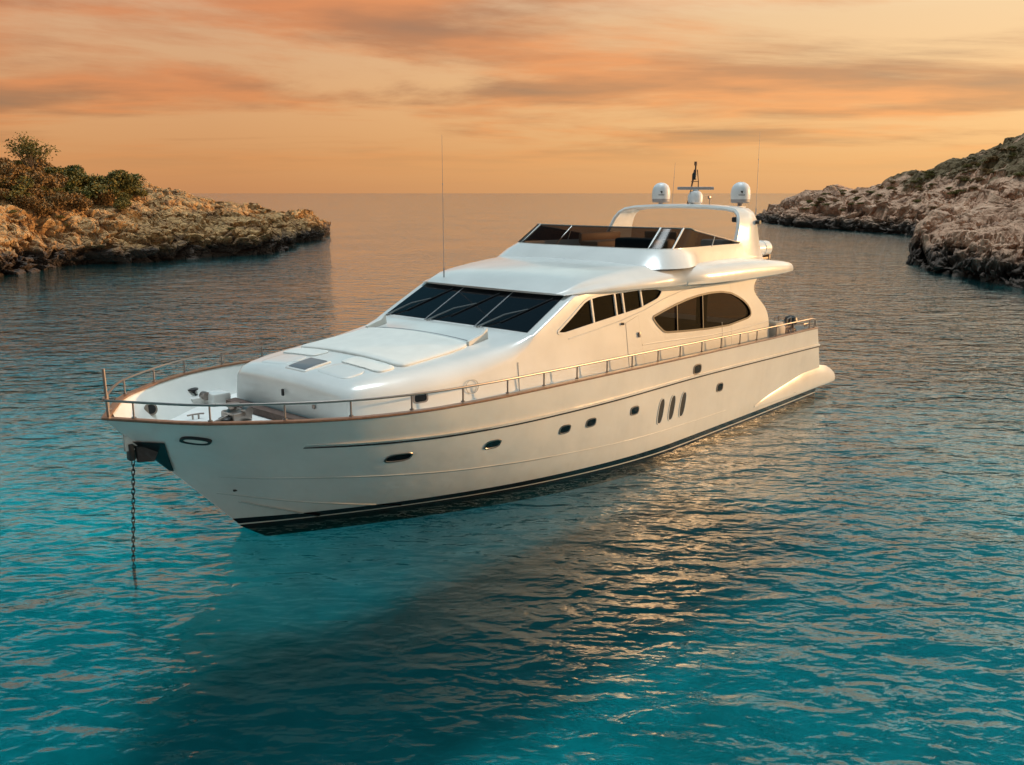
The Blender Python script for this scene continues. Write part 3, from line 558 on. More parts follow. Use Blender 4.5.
for i, (x, y, z, r, kd) in enumerate(TH):
    shrub(kd, i, (x, y, z - .3), r, rs.uniform(0, 6.28), LB[kd], G1 + ', ' + kd.split('_')[1], zs=rs.uniform(.85, 1.15))
shrub('leaf_dark', 1, (-52.6, 127.2, 8.6), 2.3, .4, 'dome shaped dark shrub on the skyline at the seaward end of the thicket', None, zs=.85)
# sparse tree above the thicket
def sparse_tree(loc, h):
    t = thing('tree', 'small sparse tree rising above the shrubs on the left headland', 'tree', loc)
    mb = MB(); rnd = random.Random(8); tips = []
    for k in range(9):
        a = k * .7 + rnd.uniform(-.3, .3); sp = rnd.uniform(.15, .62) * h * .75; l = h * rnd.uniform(.72, 1.0)
        p0 = Vector((0, 0, -.4)); p1 = Vector((.25 * sp * math.cos(a), .25 * sp * math.sin(a), .45 * l)); p2 = Vector((sp * math.cos(a), sp * math.sin(a), l))
        mb.tube([p0, p1, p2], [.11, .07, .02], 6); tips += [p2, p1.lerp(p2, .65), p1.lerp(p2, .85)]
    mb.build('trunk', M['bark'], t)
    v = []; f = []; nr_ = np.random.default_rng(3)
    for tp in tips:
        for i in range(70):
            p = np.array(tp) + nr_.normal(size=3) * np.array([.46, .46, .32]); a = nr_.normal(size=3); a /= np.linalg.norm(a); b = np.cross(a, nr_.normal(size=3)); b /= np.linalg.norm(b); s_ = nr_.uniform(.09, .19); o = len(v)
            v += [tuple(p - a * s_), tuple(p + b * s_ * .5), tuple(p + a * s_), tuple(p - b * s_ * .5)]; f.append((o, o + 1, o + 2, o + 3))
    me = bpy.data.meshes.new('crown'); me.from_pydata(v, [], f); me.materials.append(M['leaf_olive']); o = bpy.data.objects.new('crown', me); C.objects.link(o); o.parent = t
sparse_tree((-57.6, 112.3, 8.9), 5.2)
# low scrub on the open rock of the left headland
G2 = 'low scrub tufts on the open rock of the left headland'
for i in range(46):
    ju = rs.randrange(250, 710); jv = rs.randrange(ncL + 14, ncL + nrL - 2); p = pL[jv, ju]
    if p[0] < -58: continue
    shrub(rs.choice(['leaf_dry', 'leaf_olive', 'leaf_dry']), i, (p[0], p[1], p[2] - .1), rs.uniform(.35, .85), rs.uniform(0, 6), 'low tuft of scrub on the open rock of the left headland', G2, 'scrub_tuft', .6)
G3 = 'scrub bushes along the crest of the right hillside'
SB = [(80.8, 197.2, 8.0, 0.7), (93.8, 176.7, 15.8, 1.49), (84.6, 155.2, 10.6, 1.53), (74.7, 204.6, 5.3, 1.37), (89.8, 176.8, 13.5, 0.96), (77.0, 195.9, 5.9, 0.9), (71.8, 218.4, 5.3, 1.43), (74.4, 232.6, 5.5, 1.51), (82.5, 173.5, 7.6, 1.51), (83.0, 185.6, 8.8, 0.71), (90.3, 185.3, 12.8, 1.3), (83.1, 190.1, 8.9, 1.07), (90.3, 170.1, 14.3, 0.93), (90.1, 175.6, 13.9, 1.13), (91.9, 186.3, 13.4, 1.18), (89.7, 177.8, 13.7, 0.85), (85.2, 170.5, 10.0, 1.44), (70.2, 223.8, 3.9, 1.27), (90.2, 175.4, 13.9, 0.94), (84.1, 192.6, 10.5, 1.08), (82.9, 196.6, 10.2, 0.75), (74.4, 218.6, 7.6, 0.81), (72.2, 217.9, 6.4, 1.15), (79.4, 205.9, 7.8, 1.28), (83.8, 186.5, 9.4, 1.02), (77.6, 219.5, 7.5, 1.2), (89.4, 186.4, 12.0, 1.04), (72.1, 217.9, 6.1, 1.24), (90.3, 182.2, 12.0, 1.04), (90.6, 181.2, 13.0, 1.04), (83.2, 193.6, 8.7, 1.33), (81.6, 198.2, 8.5, 0.92), (82.2, 186.9, 8.2, 1.33), (72.1, 219.7, 4.8, 1.49), (92.2, 173.7, 15.5, 1.04), (92.2, 177.0, 15.6, 1.12), (72.0, 211.9, 5.1, 1.43), (82.7, 176.4, 8.4, 1.3), (84.7, 174.5, 10.0, 1.21), (74.0, 220.8, 7.5, 0.83), (95.0, 193.3, 14.6, 0.74), (72.8, 205.4, 4.1, 0.72), (87.0, 170.7, 11.1, 1.31), (87.7, 172.4, 11.6, 1.56), (86.0, 193.0, 11.8, 1.39), (83.5, 193.6, 10.0, 1.34), (74.2, 221.1, 7.6, 0.76), (85.0, 191.3, 10.8, 0.86), (76.0, 205.4, 6.4, 1.25), (89.9, 183.4, 11.9, 1.06), (78.7, 199.6, 7.2, 1.08), (84.2, 205.6, 9.9, 1.37), (73.3, 210.6, 5.8, 1.31), (77.6, 178.2, 6.1, 1.14), (87.8, 189.4, 11.2, 0.79), (91.1, 187.3, 13.1, 1.52), (77.7, 178.6, 6.3, 0.87), (76.6, 204.9, 6.8, 0.88), (85.9, 191.5, 11.2, 1.32), (92.5, 172.9, 14.7, 0.97), (82.3, 171.3, 8.1, 1.23), (75.3, 200.2, 5.5, 0.9), (70.7, 223.3, 4.0, 0.86), (81.9, 207.2, 9.0, 0.99), (83.4, 168.7, 8.5, 1.13), (78.1, 171.9, 5.0, 1.12), (90.1, 177.4, 13.7, 1.13), (84.5, 175.1, 10.3, 1.47), (81.9, 201.7, 8.7, 1.12), (79.6, 216.6, 7.8, 1.56), (86.4, 168.0, 11.3, 0.92), (82.2, 231.7, 8.1, 1.33), (90.1, 175.6, 13.9, 1.51), (76.4, 205.8, 6.7, 1.08), (89.1, 184.2, 11.7, 0.78)]
for i, (x, y, z, r) in enumerate(SB):
    shrub(rs.choice(['leaf_dry', 'leaf_olive', 'leaf_dry', 'leaf_olive']), i, (x, y, z - .2), r, rs.uniform(0, 6), 'low scrub bush on the upper slope of the right hillside', G3, 'scrub_bush', .5)
# ------------------------------------------------------------------ motor yacht (local frame: s aft from the stem at the waterline, w to port, z up)
KD = np.array([0, .06, .15, .5, 1, 2, 3.5, 5, 6.5, 9]); KG = np.array([0, .024, .060, .195, .38, .602, .838, .955, .995, 1.0])
def gs_(d):                                   # smooth interpolation of the deck-edge plan
    d = np.clip(d, 0, 8.99); k = np.clip(np.searchsorted(KD, d, side='right') - 1, 0, len(KD) - 2)
    m_ = np.gradient(KG, KD); h = KD[k + 1] - KD[k]; t = (d - KD[k]) / h
    return (2 * t**3 - 3 * t**2 + 1) * KG[k] + (t**3 - 2 * t**2 + t) * h * m_[k] + (-2 * t**3 + 3 * t**2) * KG[k + 1] + (t**3 - t**2) * h * m_[k + 1]
def sheer_z(s):
    q = (np.asarray(s, float) + 3.02) / 24.4
    return 3.184 - .42 * q - .08 * q * q + .06 * q ** 3
def stem_s(z):
    z = np.asarray(z, float)
    return np.where(z > 0, -3.02 * (np.maximum(z, 1e-6) / 3.184) ** 1.02, -z * 1.5)
def hull_w(s, z):
    s = np.asarray(s, float); z = np.asarray(z, float)
    zs = sheer_z(s); tz = np.clip(z / zs, 0, 1); d = np.maximum(s - stem_s(z), 0)
    gl = 1 - np.clip(1 - d / 12.5, 0, 1) ** 1.78
    m_ = tz ** .85; g = gs_(d) * m_ + gl * (1 - m_)
    return (3.95 + .25 * tz ** .8) * g * np.interp(s, [0, 6, 13, 18, 23], [1, 1, .965, .93, .885])
def hw(s, z): return float(hull_w(s, z))
SE = 22.25                                     # transom at the gunwale
def hull_pt(s, z, sg, k):                      # a point k metres off the hull along its normal
    e = .02; w0 = hw(s, z); a = Vector(P(e, hw(s + e, z) - w0, 0)); b = Vector(P(0, hw(s, z + e) - w0, e)); n = a.cross(b).normalized()
    if n.y > 0: n = -n
    q = Vector(P(s, w0, z)) + n * k
    return (q.x, q.y if sg > 0 else -q.y, q.z)
def s_end(z): return SE + .70 * np.clip((2.77 - z) / 1.6, 0, 1)
DECK = 2.40

yacht = thing('motor_yacht', 'large white motor yacht at anchor in the bay', 'yacht', (-6.334, 20.350, 0), .824)

def hull():
    nS = 110; g = np.concatenate([np.linspace(0, 1, nS) ** 1.7])
    taus = np.concatenate([np.linspace(0, .12, 3), np.linspace(.16, 1, 44)])
    half = []
    for t in taus:
        z0 = -.4 + (3.184 + .4) * t; s0 = float(stem_s(z0)); row = []
        for gi in g:
            s = s0 + (SE - s0) * gi
            z = -.4 + (float(sheer_z(s)) + .4) * t
            s = s0 + (float(s_end(z)) - s0) * gi
            row.append((s, hw(s, z) if gi > 0 else 0.0, z))
        half.append(row)
    keel = [(s, 0.0, -.40 - .35 * min(1, max(0, (s - .6) / 4)) + .2 * max(0, (s - 15) / 8)) for s, w_, z in half[0]]
    mb = MB()
    rows = [keel] + half
    mb.grid([[P(*p) for p in r] for r in rows]); mb.grid([[P(s, -w_, z) for s, w_, z in r] for r in rows])
    mb.add([P(*r[-1]) for r in rows] + [P(r[-1][0], -r[-1][1], r[-1][2]) for r in rows[::-1]], [tuple(range(2 * len(rows)))])
    return mb.build('hull', M['hull'], yacht, 40)
hull_o = hull()

# plan path of the deck edge, port stern -> bow -> starboard stern
dd = np.concatenate([[0, .03, .06, .1, .15, .22, .3, .4, .5], np.linspace(.65, 6, 26), np.linspace(6.5, SE + 3.02, 46)])
edge = [(d - 3.02, float(hull_w(d - 3.02, sheer_z(d - 3.02)))) for d in dd]
full = [(s, w_) for s, w_ in edge[::-1]] + [(s, -w_) for s, w_ in edge[1:]]
fa = np.array(full); tg = np.gradient(fa, axis=0); tg /= np.linalg.norm(tg, axis=1)[:, None]
nrm = np.stack([tg[:, 1], -tg[:, 0]], 1)
nrm = np.where((nrm * np.stack([np.full(len(fa), 0) + (fa[:, 0] < -2.9) * -1.0, fa[:, 1] + 1e-9], 1)).sum(1)[:, None] < 0, -nrm, nrm)
def offs(k): return fa + nrm * k
def rail_section(pts2, name, m, parent, keep=None):
    """sweep a (out, up) section along the deck edge"""
    rows = []
    for o_, u_ in pts2:
        q = offs(o_); rows.append([P(q[i, 0], q[i, 1], float(sheer_z(fa[i, 0])) + u_) for i in range(len(fa))])
    rows = [list(r) for r in zip(*rows)]
    return MB().grid(rows, 0, True, True).build(name, m, parent, 50)
rail_section([(.02, -.035), (.035, -.01), (.02, .015), (-.13, .015), (-.15, -.01), (-.13, -.035)], 'cap_rail', M['teak'], yacht)
# inner bulwark and deck
def deck():
    q = offs(-.12); keep = [i for i in range(len(fa)) if fa[i, 0] > -2.75]
    hlf = [i for i in keep if fa[i, 1] > 0]; port = [(q[i, 0], max(q[i, 1], .05)) for i in hlf][::-1]
    mb = MB(); low = [(s, max(.04, min(w_, hw(s, DECK) - .06))) for s, w_ in port]
    for sg in (1, -1):
        mb.grid([[P(s, sg * w_, float(sheer_z(s)) - .01) for s, w_ in port], *[[P(s, sg * max(.03, hw(s, float(sheer_z(s)) * (1 - k) + DECK * k) - .12 + .06 * k), float(sheer_z(s)) * (1 - k) + DECK * k) for s, w_ in port] for k in (.2, .4, .6, .8)], [P(s, sg * w_, DECK) for s, w_ in low]])
    mb.grid([[P(s, w_ * k, DECK) for s, w_ in low] for k in (1, .5, 0, -.5, -1)], 1)
    mb.add([P(SE - .1, 3.6, 2.74), P(SE - .1, -3.6, 2.74), P(SE - .1, -3.6, DECK), P(SE - .1, 3.6, DECK)], [(0, 1, 2, 3)])
    mb.build('deck', [M['gel'], M['gel_matt']], yacht)
deck()
# rubbing strake: white moulding over a dark strip, both sides
RS = [(.12, 2.41), (.8, 2.38), (2.0, 2.335), (3.6, 2.27), (5.7, 2.225), (8.4, 2.20), (13.2, 2.21), (17.4, 2.13), (22.6, 2.0)]
def strip(pts, name, m, zoff, hgt, out, parent, sides=(1, -1), taper=True):
    s = np.linspace(pts[0][0], pts[-1][0], 90); z = np.interp(s, [p[0] for p in pts], [p[1] for p in pts]); z = smooth1(z.copy(), 12)
    mb = MB()
    for sg in sides:
        rows = []
        for i, (a, b) in enumerate(zip(s, z)):
            k = min(1, i / 4 + .15) if taper else 1
            w0, w1 = hw(a, b + zoff - hgt / 2) , hw(a, b + zoff + hgt / 2)
            rows.append([P(a, sg * (w0 - .03), b + zoff - hgt / 2), P(a, sg * (w0 + out * k), b + zoff - hgt * .38), P(a, sg * (w1 + out * k), b + zoff + hgt * .38), P(a, sg * (w1 - .03), b + zoff + hgt / 2)])
        mb.grid(rows, 0, True, True)
    return mb.build(name, m, parent, 50)
strip(RS, 'rub_rail', M['gel'], .025, .075, .055, yacht)
strip(RS, 'rub_rail_strip', M['dark'], -.035, .045, .04, yacht)
strip([(-.9, 1.585), (-.2, 1.52), (1.3, 1.37), (3.9, 1.11), (5.95, .98), (8.86, .84), (11.2, .78), (15.5, .70)], 'hull_moulding', M['hull'], 0, .05, .014, hull_o)
strip([(-.3, .80), (.1, .64), (.56, .48), (1.0, .29), (1.5, .10)], 'spray_rail', M['hull'], 0, .05, .05, hull_o)
strip([(-.75, 1.08), (-.14, .93), (1.0, .63), (2.0, .40), (3.3, .12)], 'spray_rail', M['hull'], 0, .035, .022, hull_o)

def oval(rx, rz, n=28, p=4.0, slant=0.0):
    r = []
    for k in range(n):
        a = 2 * math.pi * k / n; c, s = math.cos(a), math.sin(a)
        x = rx * abs(c) ** (2 / p) * (1 if c >= 0 else -1); z = rz * abs(s) ** (2 / p) * (1 if s >= 0 else -1)
        r.append((x + slant * z, z))
    return r
def band(*rings):
    return MB().grid([list(r) for r in zip(*rings)] + [[r[0] for r in rings]])
def porthole(s, z, rx, rz, name='porthole', slant=0., p=3.2, frame='steel', fw=.045):
    for sg in (1, -1):
        on = lambda o_, k: [hull_pt(s + a, z + b, sg, k) for a, b in o_]
        f = band(on(oval(rx + fw, rz + fw, p=p, slant=slant), -.01), on(oval(rx + fw * .8, rz + fw * .8, p=p, slant=slant), .018), on(oval(rx + fw * .2, rz + fw * .2, p=p, slant=slant), .018), on(oval(rx, rz, p=p, slant=slant), .004)).build(name, M[frame], yacht)
        g = MB(); o2 = oval(rx + .005, rz + .005, p=p, slant=slant); g.add(on(o2, .008) + [hull_pt(s, z, sg, .008)], [(k, (k + 1) % len(o2), len(o2)) for k in range(len(o2))])
        g.build('pane' if name == 'porthole' else 'grille', M['glass'] if name == 'porthole' else M['dark'], f)
for s, z, rx, rz in [(2.24, 1.83, .26, .085), (4.69, 1.75, .20, .085), (7.13, 1.70, .17, .09), (8.15, 1.70, .165, .09), (10.07, 1.70, .165, .095), (14.91, 1.60, .17, .11), (13.33, 2.43, .20, .12)]:
    porthole(s, z, rx, rz)
for s in (11.45, 12.05, 12.66): porthole(s, 1.43, .125, .36, 'hull_vent', .12, 2.6, 'gel', .05)
# bow fairlead, its chrome reflection painted as a white disc, and small drain
for sg in (1, -1):
    on = lambda o_, k: [hull_pt(-1.68 + a, 2.70 + b - .18 * a, sg, k) for a, b in o_]
    f = band(on(oval(.22, .085, p=2.6), -.01), on(oval(.215, .08, p=2.6), .055), on(oval(.17, .055, p=2.6), .055), on(oval(.165, .05, p=2.6), .02)).build('bow_fairlead', M['dark'], yacht)
    o2 = on(oval(.175, .06, p=2.6), .035); MB().add(o2 + [hull_pt(-1.68, 2.7, sg, .05)], [(k, (k + 1) % 28, 28) for k in range(28)]).build('chrome_roller', M['chrome_white'], f)
    a = P(-.48, sg * (hw(-.48, 1.16) + .0), 1.16); MB().box(a, (.09, .06, .05), bev=.01).build('drain', M['dark'], yacht)
# swim platform with its shoulders along the hull
def platform():
    mb = MB()
    for sg in (1, -1):
        rows = []
        for t in np.linspace(0, 1, 26):
            s = 17.6 + 6.85 * t; k = min(1, t * 1.7) ** .8
            hwd = hw(min(s, 22.9), .7); top = .50 + .66 * min(1, t / .55) ** .9 - .50 * max(0, (t - .78) / .22) ** 2; bot = .44 - .10 * min(1, t * 2) + .05 * max(0, t - .8)
            end = 1 - .6 * max(0, (t - .86) / .14) ** 2; o_ = .115 * k * end; H_ = top - bot
            inn = hwd - .12 if s < 22.8 else hwd - .7
            rows.append([P(s, sg * inn, bot), P(s, sg * (hwd + o_ * .7), bot), P(s, sg * (hwd + o_ * .96), bot + .05 * k), P(s, sg * (hwd + o_), bot + .12 * k), P(s, sg * (hwd + o_ * .98), bot + H_ * .36), P(s, sg * (hwd + o_ * .88), bot + H_ * .54), P(s, sg * (hwd + o_ * .62), bot + H_ * .74), P(s, sg * (hwd + o_ * .28), bot + H_ * .90), P(s, sg * (hwd + o_ * .03), top), P(s, sg * inn, top)])
        mb.grid(rows, 0, True, True)
    mb.box(((22.8 + 24.2) / 2, 0, .42), (1.5, 6.4, .16), bev=.04)
    o = mb.build('swim_platform', M['gel'], yacht, 50)
    mb = MB(); mb.box((23.5, 0, .515), (1.2, 5.8, .03)); mb.build('teak_decking', M['teak'], o)
    mb = MB()
    for sg in (1, -1): mb.tube([P(20.6, sg * (hw(20.6, .4) + .10), .47), P(22.6, sg * (hw(22.6, .4) + .11), .44), P(24.1, sg * (hw(22.9, .4) + .075), .46)], .022, 6)
    mb.build('platform_rubber', M['teak_dark'], o)
platform()

# ---- trunk cabin and deckhouse: one moulded body
def w_side(z): return 3.23 - (z - DECK) * .075
AFT = [(2.35, 19.45), (3.2, 19.42), (3.45, 19.37), (3.7, 19.2), (3.95, 18.9), (4.2, 18.55), (4.4, 18.33), (4.6, 18.3), (4.8, 18.5), (5.05, 18.95)]
def house():
    # stations: s, base half-width, shoulder half-width, shoulder z, shoulder drop dw/dz, centre z
    ST = [(1.42, 2.26, 2.18, 2.98, .24, .22, 3.24), (1.46, 2.38, 2.31, 3.00, .36, .31, 3.38), (1.57, 2.47, 2.40, 3.03, .44, .38, 3.49), (1.85, 2.62, 2.54, 3.06, .56, .43, 3.57), (2.5, 2.90, 2.80, 3.10, .70, .47, 3.66), (3.5, 3.08, 2.98, 3.18, .76, .47, 3.76), (4.8, 3.19, 3.08, 3.32, .70, .43, 3.90), (6.0, 3.23, 3.12, 3.54, .50, .37, 4.05), (6.55, 3.23, 3.115, 3.80, .26, .24, 4.13), (6.75, 3.23, 3.105, 3.98, .16, .14, 4.16)]
    nz, na, nt_ = 9, 7, 8
    rows = []
    def ring(sfun, wb, ws, zsh, dw, dz, zc):
        h = []
        for k in range(nz): t = k / nz; z = DECK - .05 + (zsh - DECK + .05) * t; h.append((wb + (ws - wb) * t, z))
        for k in range(na + 1): a = math.pi / 2 * k / na; h.append((ws - dw + dw * math.cos(a), zsh + dz * math.sin(a)))
        we, ze = ws - dw, zsh + dz
        for k in range(1, nt_ + 1): t = k / nt_; h.append((we * (1 - t), ze + (zc - ze) * (1 - (1 - t) ** 2)))
        return [P(sfun(z) + (-.10 * (1 - (w_ / 3.0) ** 2) if sfun(9) < 9 else 0), w_, z) for w_, z in h] + [P(sfun(z) + (-.10 * (1 - (w_ / 3.0) ** 2) if sfun(9) < 9 else 0), -w_, z) for w_, z in h[-2::-1]]
    for st in ST: rows.append(ring(lambda z, s=st[0]: s, *st[1:]))
    for t in np.linspace(0, 1, 7):            # raked windscreen
        s = 6.82 + 1.70 * t; z = 4.13 + .87 * t; rows.append(ring(lambda z_, s=s: s, 3.23, w_side(z - .03), z - .06, .10, .05, z + .015))
    for s in np.linspace(9.2, 16.8, 12): rows.append(ring(lambda z_, s=s: s, 3.23, w_side(5.0), 5.0, .05, .03, 5.04))
    mb = MB(); mb.grid(rows, 0, False, True)
    mb.add([r[0] for r in rows] + [r[-1] for r in rows[::-1]], [tuple(range(2 * len(rows)))])
    return mb
house_me = house().mesh('deckhouse', [M['gel'], M['interior']], 30)

# window outlines in (s, z)
def smooth_poly(pts, r=.12, n=5):
    out_ = []; m_ = len(pts)
    for i in range(m_):
        a, b, c = Vector(pts[i - 1]), Vector(pts[i]), Vector(pts[(i + 1) % m_])
        rr = min(r, (a - b).length * .45, (c - b).length * .45); p = b + (a - b).normalized() * rr; q = b + (c - b).normalized() * rr
        for k in range(n + 1): t = k / n; out_.append(tuple((1 - t) ** 2 * p + 2 * t * (1 - t) * b + t * t * q))
    return out_
SIDEW = smooth_poly([(7.70, 4.07), (8.35, 4.44), (9.0, 4.84), (9.5, 4.91), (10.1, 4.93), (11.5, 4.94), (12.45, 4.90), (12.75, 4.80), (12.5, 4.58), (11.5, 4.36), (9.6, 4.18), (8.0, 4.02)], .2)
SALON = smooth_poly([(12.15, 4.06), (12.8, 4.20), (13.46, 4.33), (14.1, 4.43), (14.76, 4.50), (15.5, 4.53), (16.19, 4.51), (16.8, 4.42), (17.25, 4.27), (17.65, 4.10), (17.96, 3.90), (18.12, 3.72), (18.14, 3.55), (17.9, 3.47), (16.62, 3.36), (15.34, 3.38), (14, 3.45), (12.93, 3.52), (12.75, 3.56), (12.4, 3.8)], .12)
def cut_windows(me):
    o = bpy.data.objects.new('deckhouse', me); C.objects.link(o)
    mb = MB()
    for W in (SIDEW, SALON): mb.prism([P(s, 4.2, z) for s, z in W], (0, 8.4, 0))
    cme = mb.mesh('cutter', [M['gel'], M['interior']], 0)
    for p_ in cme.polygons: p_.material_index = 1
    c = bpy.data.objects.new('cutter', cme); C.objects.link(c)
    md = o.modifiers.new('b', 'BOOLEAN'); md.operation = 'DIFFERENCE'; md.object = c; md.solver = 'EXACT'
    try: md.material_mode = 'INDEX'
    except Exception: pass
    bpy.context.view_layer.update()
    dg = bpy.context.evaluated_depsgraph_get(); nm = bpy.data.meshes.new_from_object(o.evaluated_get(dg))
    o.modifiers.clear(); o.data = nm; bpy.data.objects.remove(c); bpy.data.meshes.remove(cme)
    nm.name = 'deckhouse'
    print('deckhouse faces', len(nm.polygons), [m_.name for m_ in nm.materials])
    return o
house_o = cut_windows(house_me); house_o.parent = yacht
zs_ = np.linspace(DECK - .05, 4.95, 26); aft_s = np.interp(zs_, *zip(*[(2.0, 19.47), (2.9, 19.46), (3.3, 19.43), (3.5, 19.36), (3.7, 19.22), (3.9, 18.98), (4.1, 18.68), (4.3, 18.42), (4.5, 18.34), (4.7, 18.48), (4.85, 18.75), (5.0, 19.1)])); aft_s = smooth1(aft_s.copy(), 2)
for sg in (1, -1):
    pr = MB().prism([P(16.803, sg * w_side(z), z) for z in (4.95, DECK - .05)] + [P(s, sg * w_side(z), z) for s, z in zip(aft_s, zs_)], (0, sg * .16, 0))
    wo = cut_windows(pr.mesh('aft_wing', [M['gel'], M['interior']], 30)); wo.name = 'aft_wing'; wo.parent = house_o

def inset(poly, k):
    c = Vector((sum(p[0] for p in poly) / len(poly), sum(p[1] for p in poly) / len(poly))); n = len(poly); r = []
    for i in range(n):
        a, b, d = Vector(poly[i - 1]), Vector(poly[i]), Vector(poly[(i + 1) % n]); t = (d - a).normalized(); nn = Vector((-t.y, t.x))
        if nn.dot(c - b) < 0: nn = -nn
        r.append(tuple(b + nn * k))
    return r
def zint(poly, s):
    zs = []
    for i in range(len(poly)):
        a, b = poly[i], poly[(i + 1) % len(poly)]
        if (a[0] - s) * (b[0] - s) < 0: zs.append(a[1] + (b[1] - a[1]) * (s - a[0]) / (b[0] - a[0]))
    return min(zs), max(zs)
for sg in (1, -1):
    for nm, W, bars in (('pilothouse_window', SIDEW, (9.28, 10.35, 10.72, 11.62)), ('saloon_window', SALON, (13.5, 15.0))):
        on = lambda o_, k: [P(s, sg * (w_side(z) + k), z) for s, z in o_]
        fr = MB().ring(on(inset(W, -.03), -.004), on(inset(W, .03), -.004), (0, -sg * .02, 0)).build(nm, M['gel'] if nm[0] == 'p' else M['dark'], yacht)
        g = MB(); g.add(on(inset(W, .005), -.035), [tuple(range(len(W)))]); g.build('pane', M['tint2'], fr, 0)
        for b in bars:
            z0, z1 = zint(W, b); lean = -.05 if nm[0] == 'p' else 0; wd = .035 if nm[0] == 'p' else .02
            MB().prism([P(b - wd - lean, sg * (w_side(z0) - .03), z0), P(b + wd - lean, sg * (w_side(z0) - .03), z0), P(b + wd + lean, sg * (w_side(z1) - .03), z1), P(b - wd + lean, sg * (w_side(z1) - .03), z1)], (0, -sg * .045, 0)).build('mullion', M['gel'] if nm[0] == 'p' else M['dark'], fr)
for sg in (1, -1):
    sl = [(11.6, 3.29), (12.4, 3.27), (13.6, 3.22), (15.0, 3.16), (16.5, 3.14), (18.0, 3.16), (19.35, 3.22)]
    MB().tube([P(s, sg * (w_side(z) + .004), z) for s, z in sl], .016, 6).build('moulding_line', M['gel'], house_o)
    sl = [(8.2, 3.86), (9.4, 3.98), (10.6, 4.12), (11.8, 4.32), (12.8, 4.56), (13.8, 4.72), (15.2, 4.80), (16.6, 4.78)]
    MB().tube([P(s, sg * (w_side(z) + .002), z) for s, z in sl], .014, 6).build('moulding_line', M['gel'], house_o)
# furniture and curtains seen through the saloon glass
for s0, s1, w_ in ((12.5, 13.3, 1.6), (15.7, 16.2, 2.5), (14.3, 14.9, -1.8), (15.2, 16.5, -2.4), (12.3, 15.0, -2.6)):
    mb = MB(); mb.box(P((s0 + s1) / 2, w_, 3.95), (s1 - s0, .12, 1.05)); mb.build('curtain', M['interior'] if w_ > 1.2 else M['curtain'], house_o)
for s0, s1, w_ in ((8.9, 9.7, .9), (10.6, 12.3, -.6), (9.9, 10.4, 1.7)):
    mb = MB(); mb.box(P((s0 + s1) / 2, w_, 4.5), (s1 - s0, .5, .72), bev=.08); mb.build('helm_seat', M['interior'], house_o)

# windscreen: three dark panes with white bars, and three wipers
def wsp(t, w_, k=.012):                      # t 0 bottom .. 1 top along the rake
    s = 6.82 + 1.70 * t; z = 4.13 + .87 * t; zc = z + .015 - .02 * (w_ / 2.9) ** 2
    return P(s - .10 * (1 - (w_ / 3.0) ** 2) - k * .45, w_, zc + k * .9)
WB = [(-2.83, -1.03), (-.99, .99), (1.03, 2.83)]
for i, (a, b) in enumerate(WB):
    n = 12; lo = [wsp(.03, a + (b - a) * k / n) for k in range(n + 1)]; hi = [wsp(.955, (a + (b - a) * k / n) * .975) for k in range(n + 1)]
    lo2 = [wsp(.03, a + (b - a) * k / n, -.03) for k in range(n + 1)]; hi2 = [wsp(.955, (a + (b - a) * k / n) * .975, -.03) for k in range(n + 1)]
    p_ = MB().grid([lo2, lo, hi, hi2]).build('windscreen_pane', M['glass'], yacht, 20)
    # wiper: arm, blade
    wa = a + (b - a) * .06 + .05; wt = a + (b - a) * .62
    mb = MB(); mb.box(wsp(-.02, wa, .03), (.1, .1, .07), bev=.02); mb.tube([wsp(-.02, wa, .05), wsp(.30, wa + (wt - wa) * .52, .10), wsp(.52, wt, .05)], [.028, .022, .016], 6); mb.tube([wsp(.52, wt, .05), wsp(.52, wt, .028)], .02, 6)
    wp = mb.build('wiper', M['wiper'], p_)
    MB().tube([wsp(.16, wt - .42, .028), wsp(.52, wt, .034), wsp(.86, wt + .38, .028)], .022, 6).build('wiper_blade', M['dark'], p_)
mb = MB()
for w_ in (-1.01, 1.01): mb.tube([wsp(-.01, w_, .008), wsp(.98, w_ * .975, .008)], .018, 6)
mb.build('windscreen_bar', M['grey'], yacht)
mb = MB(); mb.tube([wsp(.985, w_, .0) for w_ in np.linspace(-2.86, 2.86, 24)], .022, 6); mb.build('windscreen_trim', M['grey'], yacht)

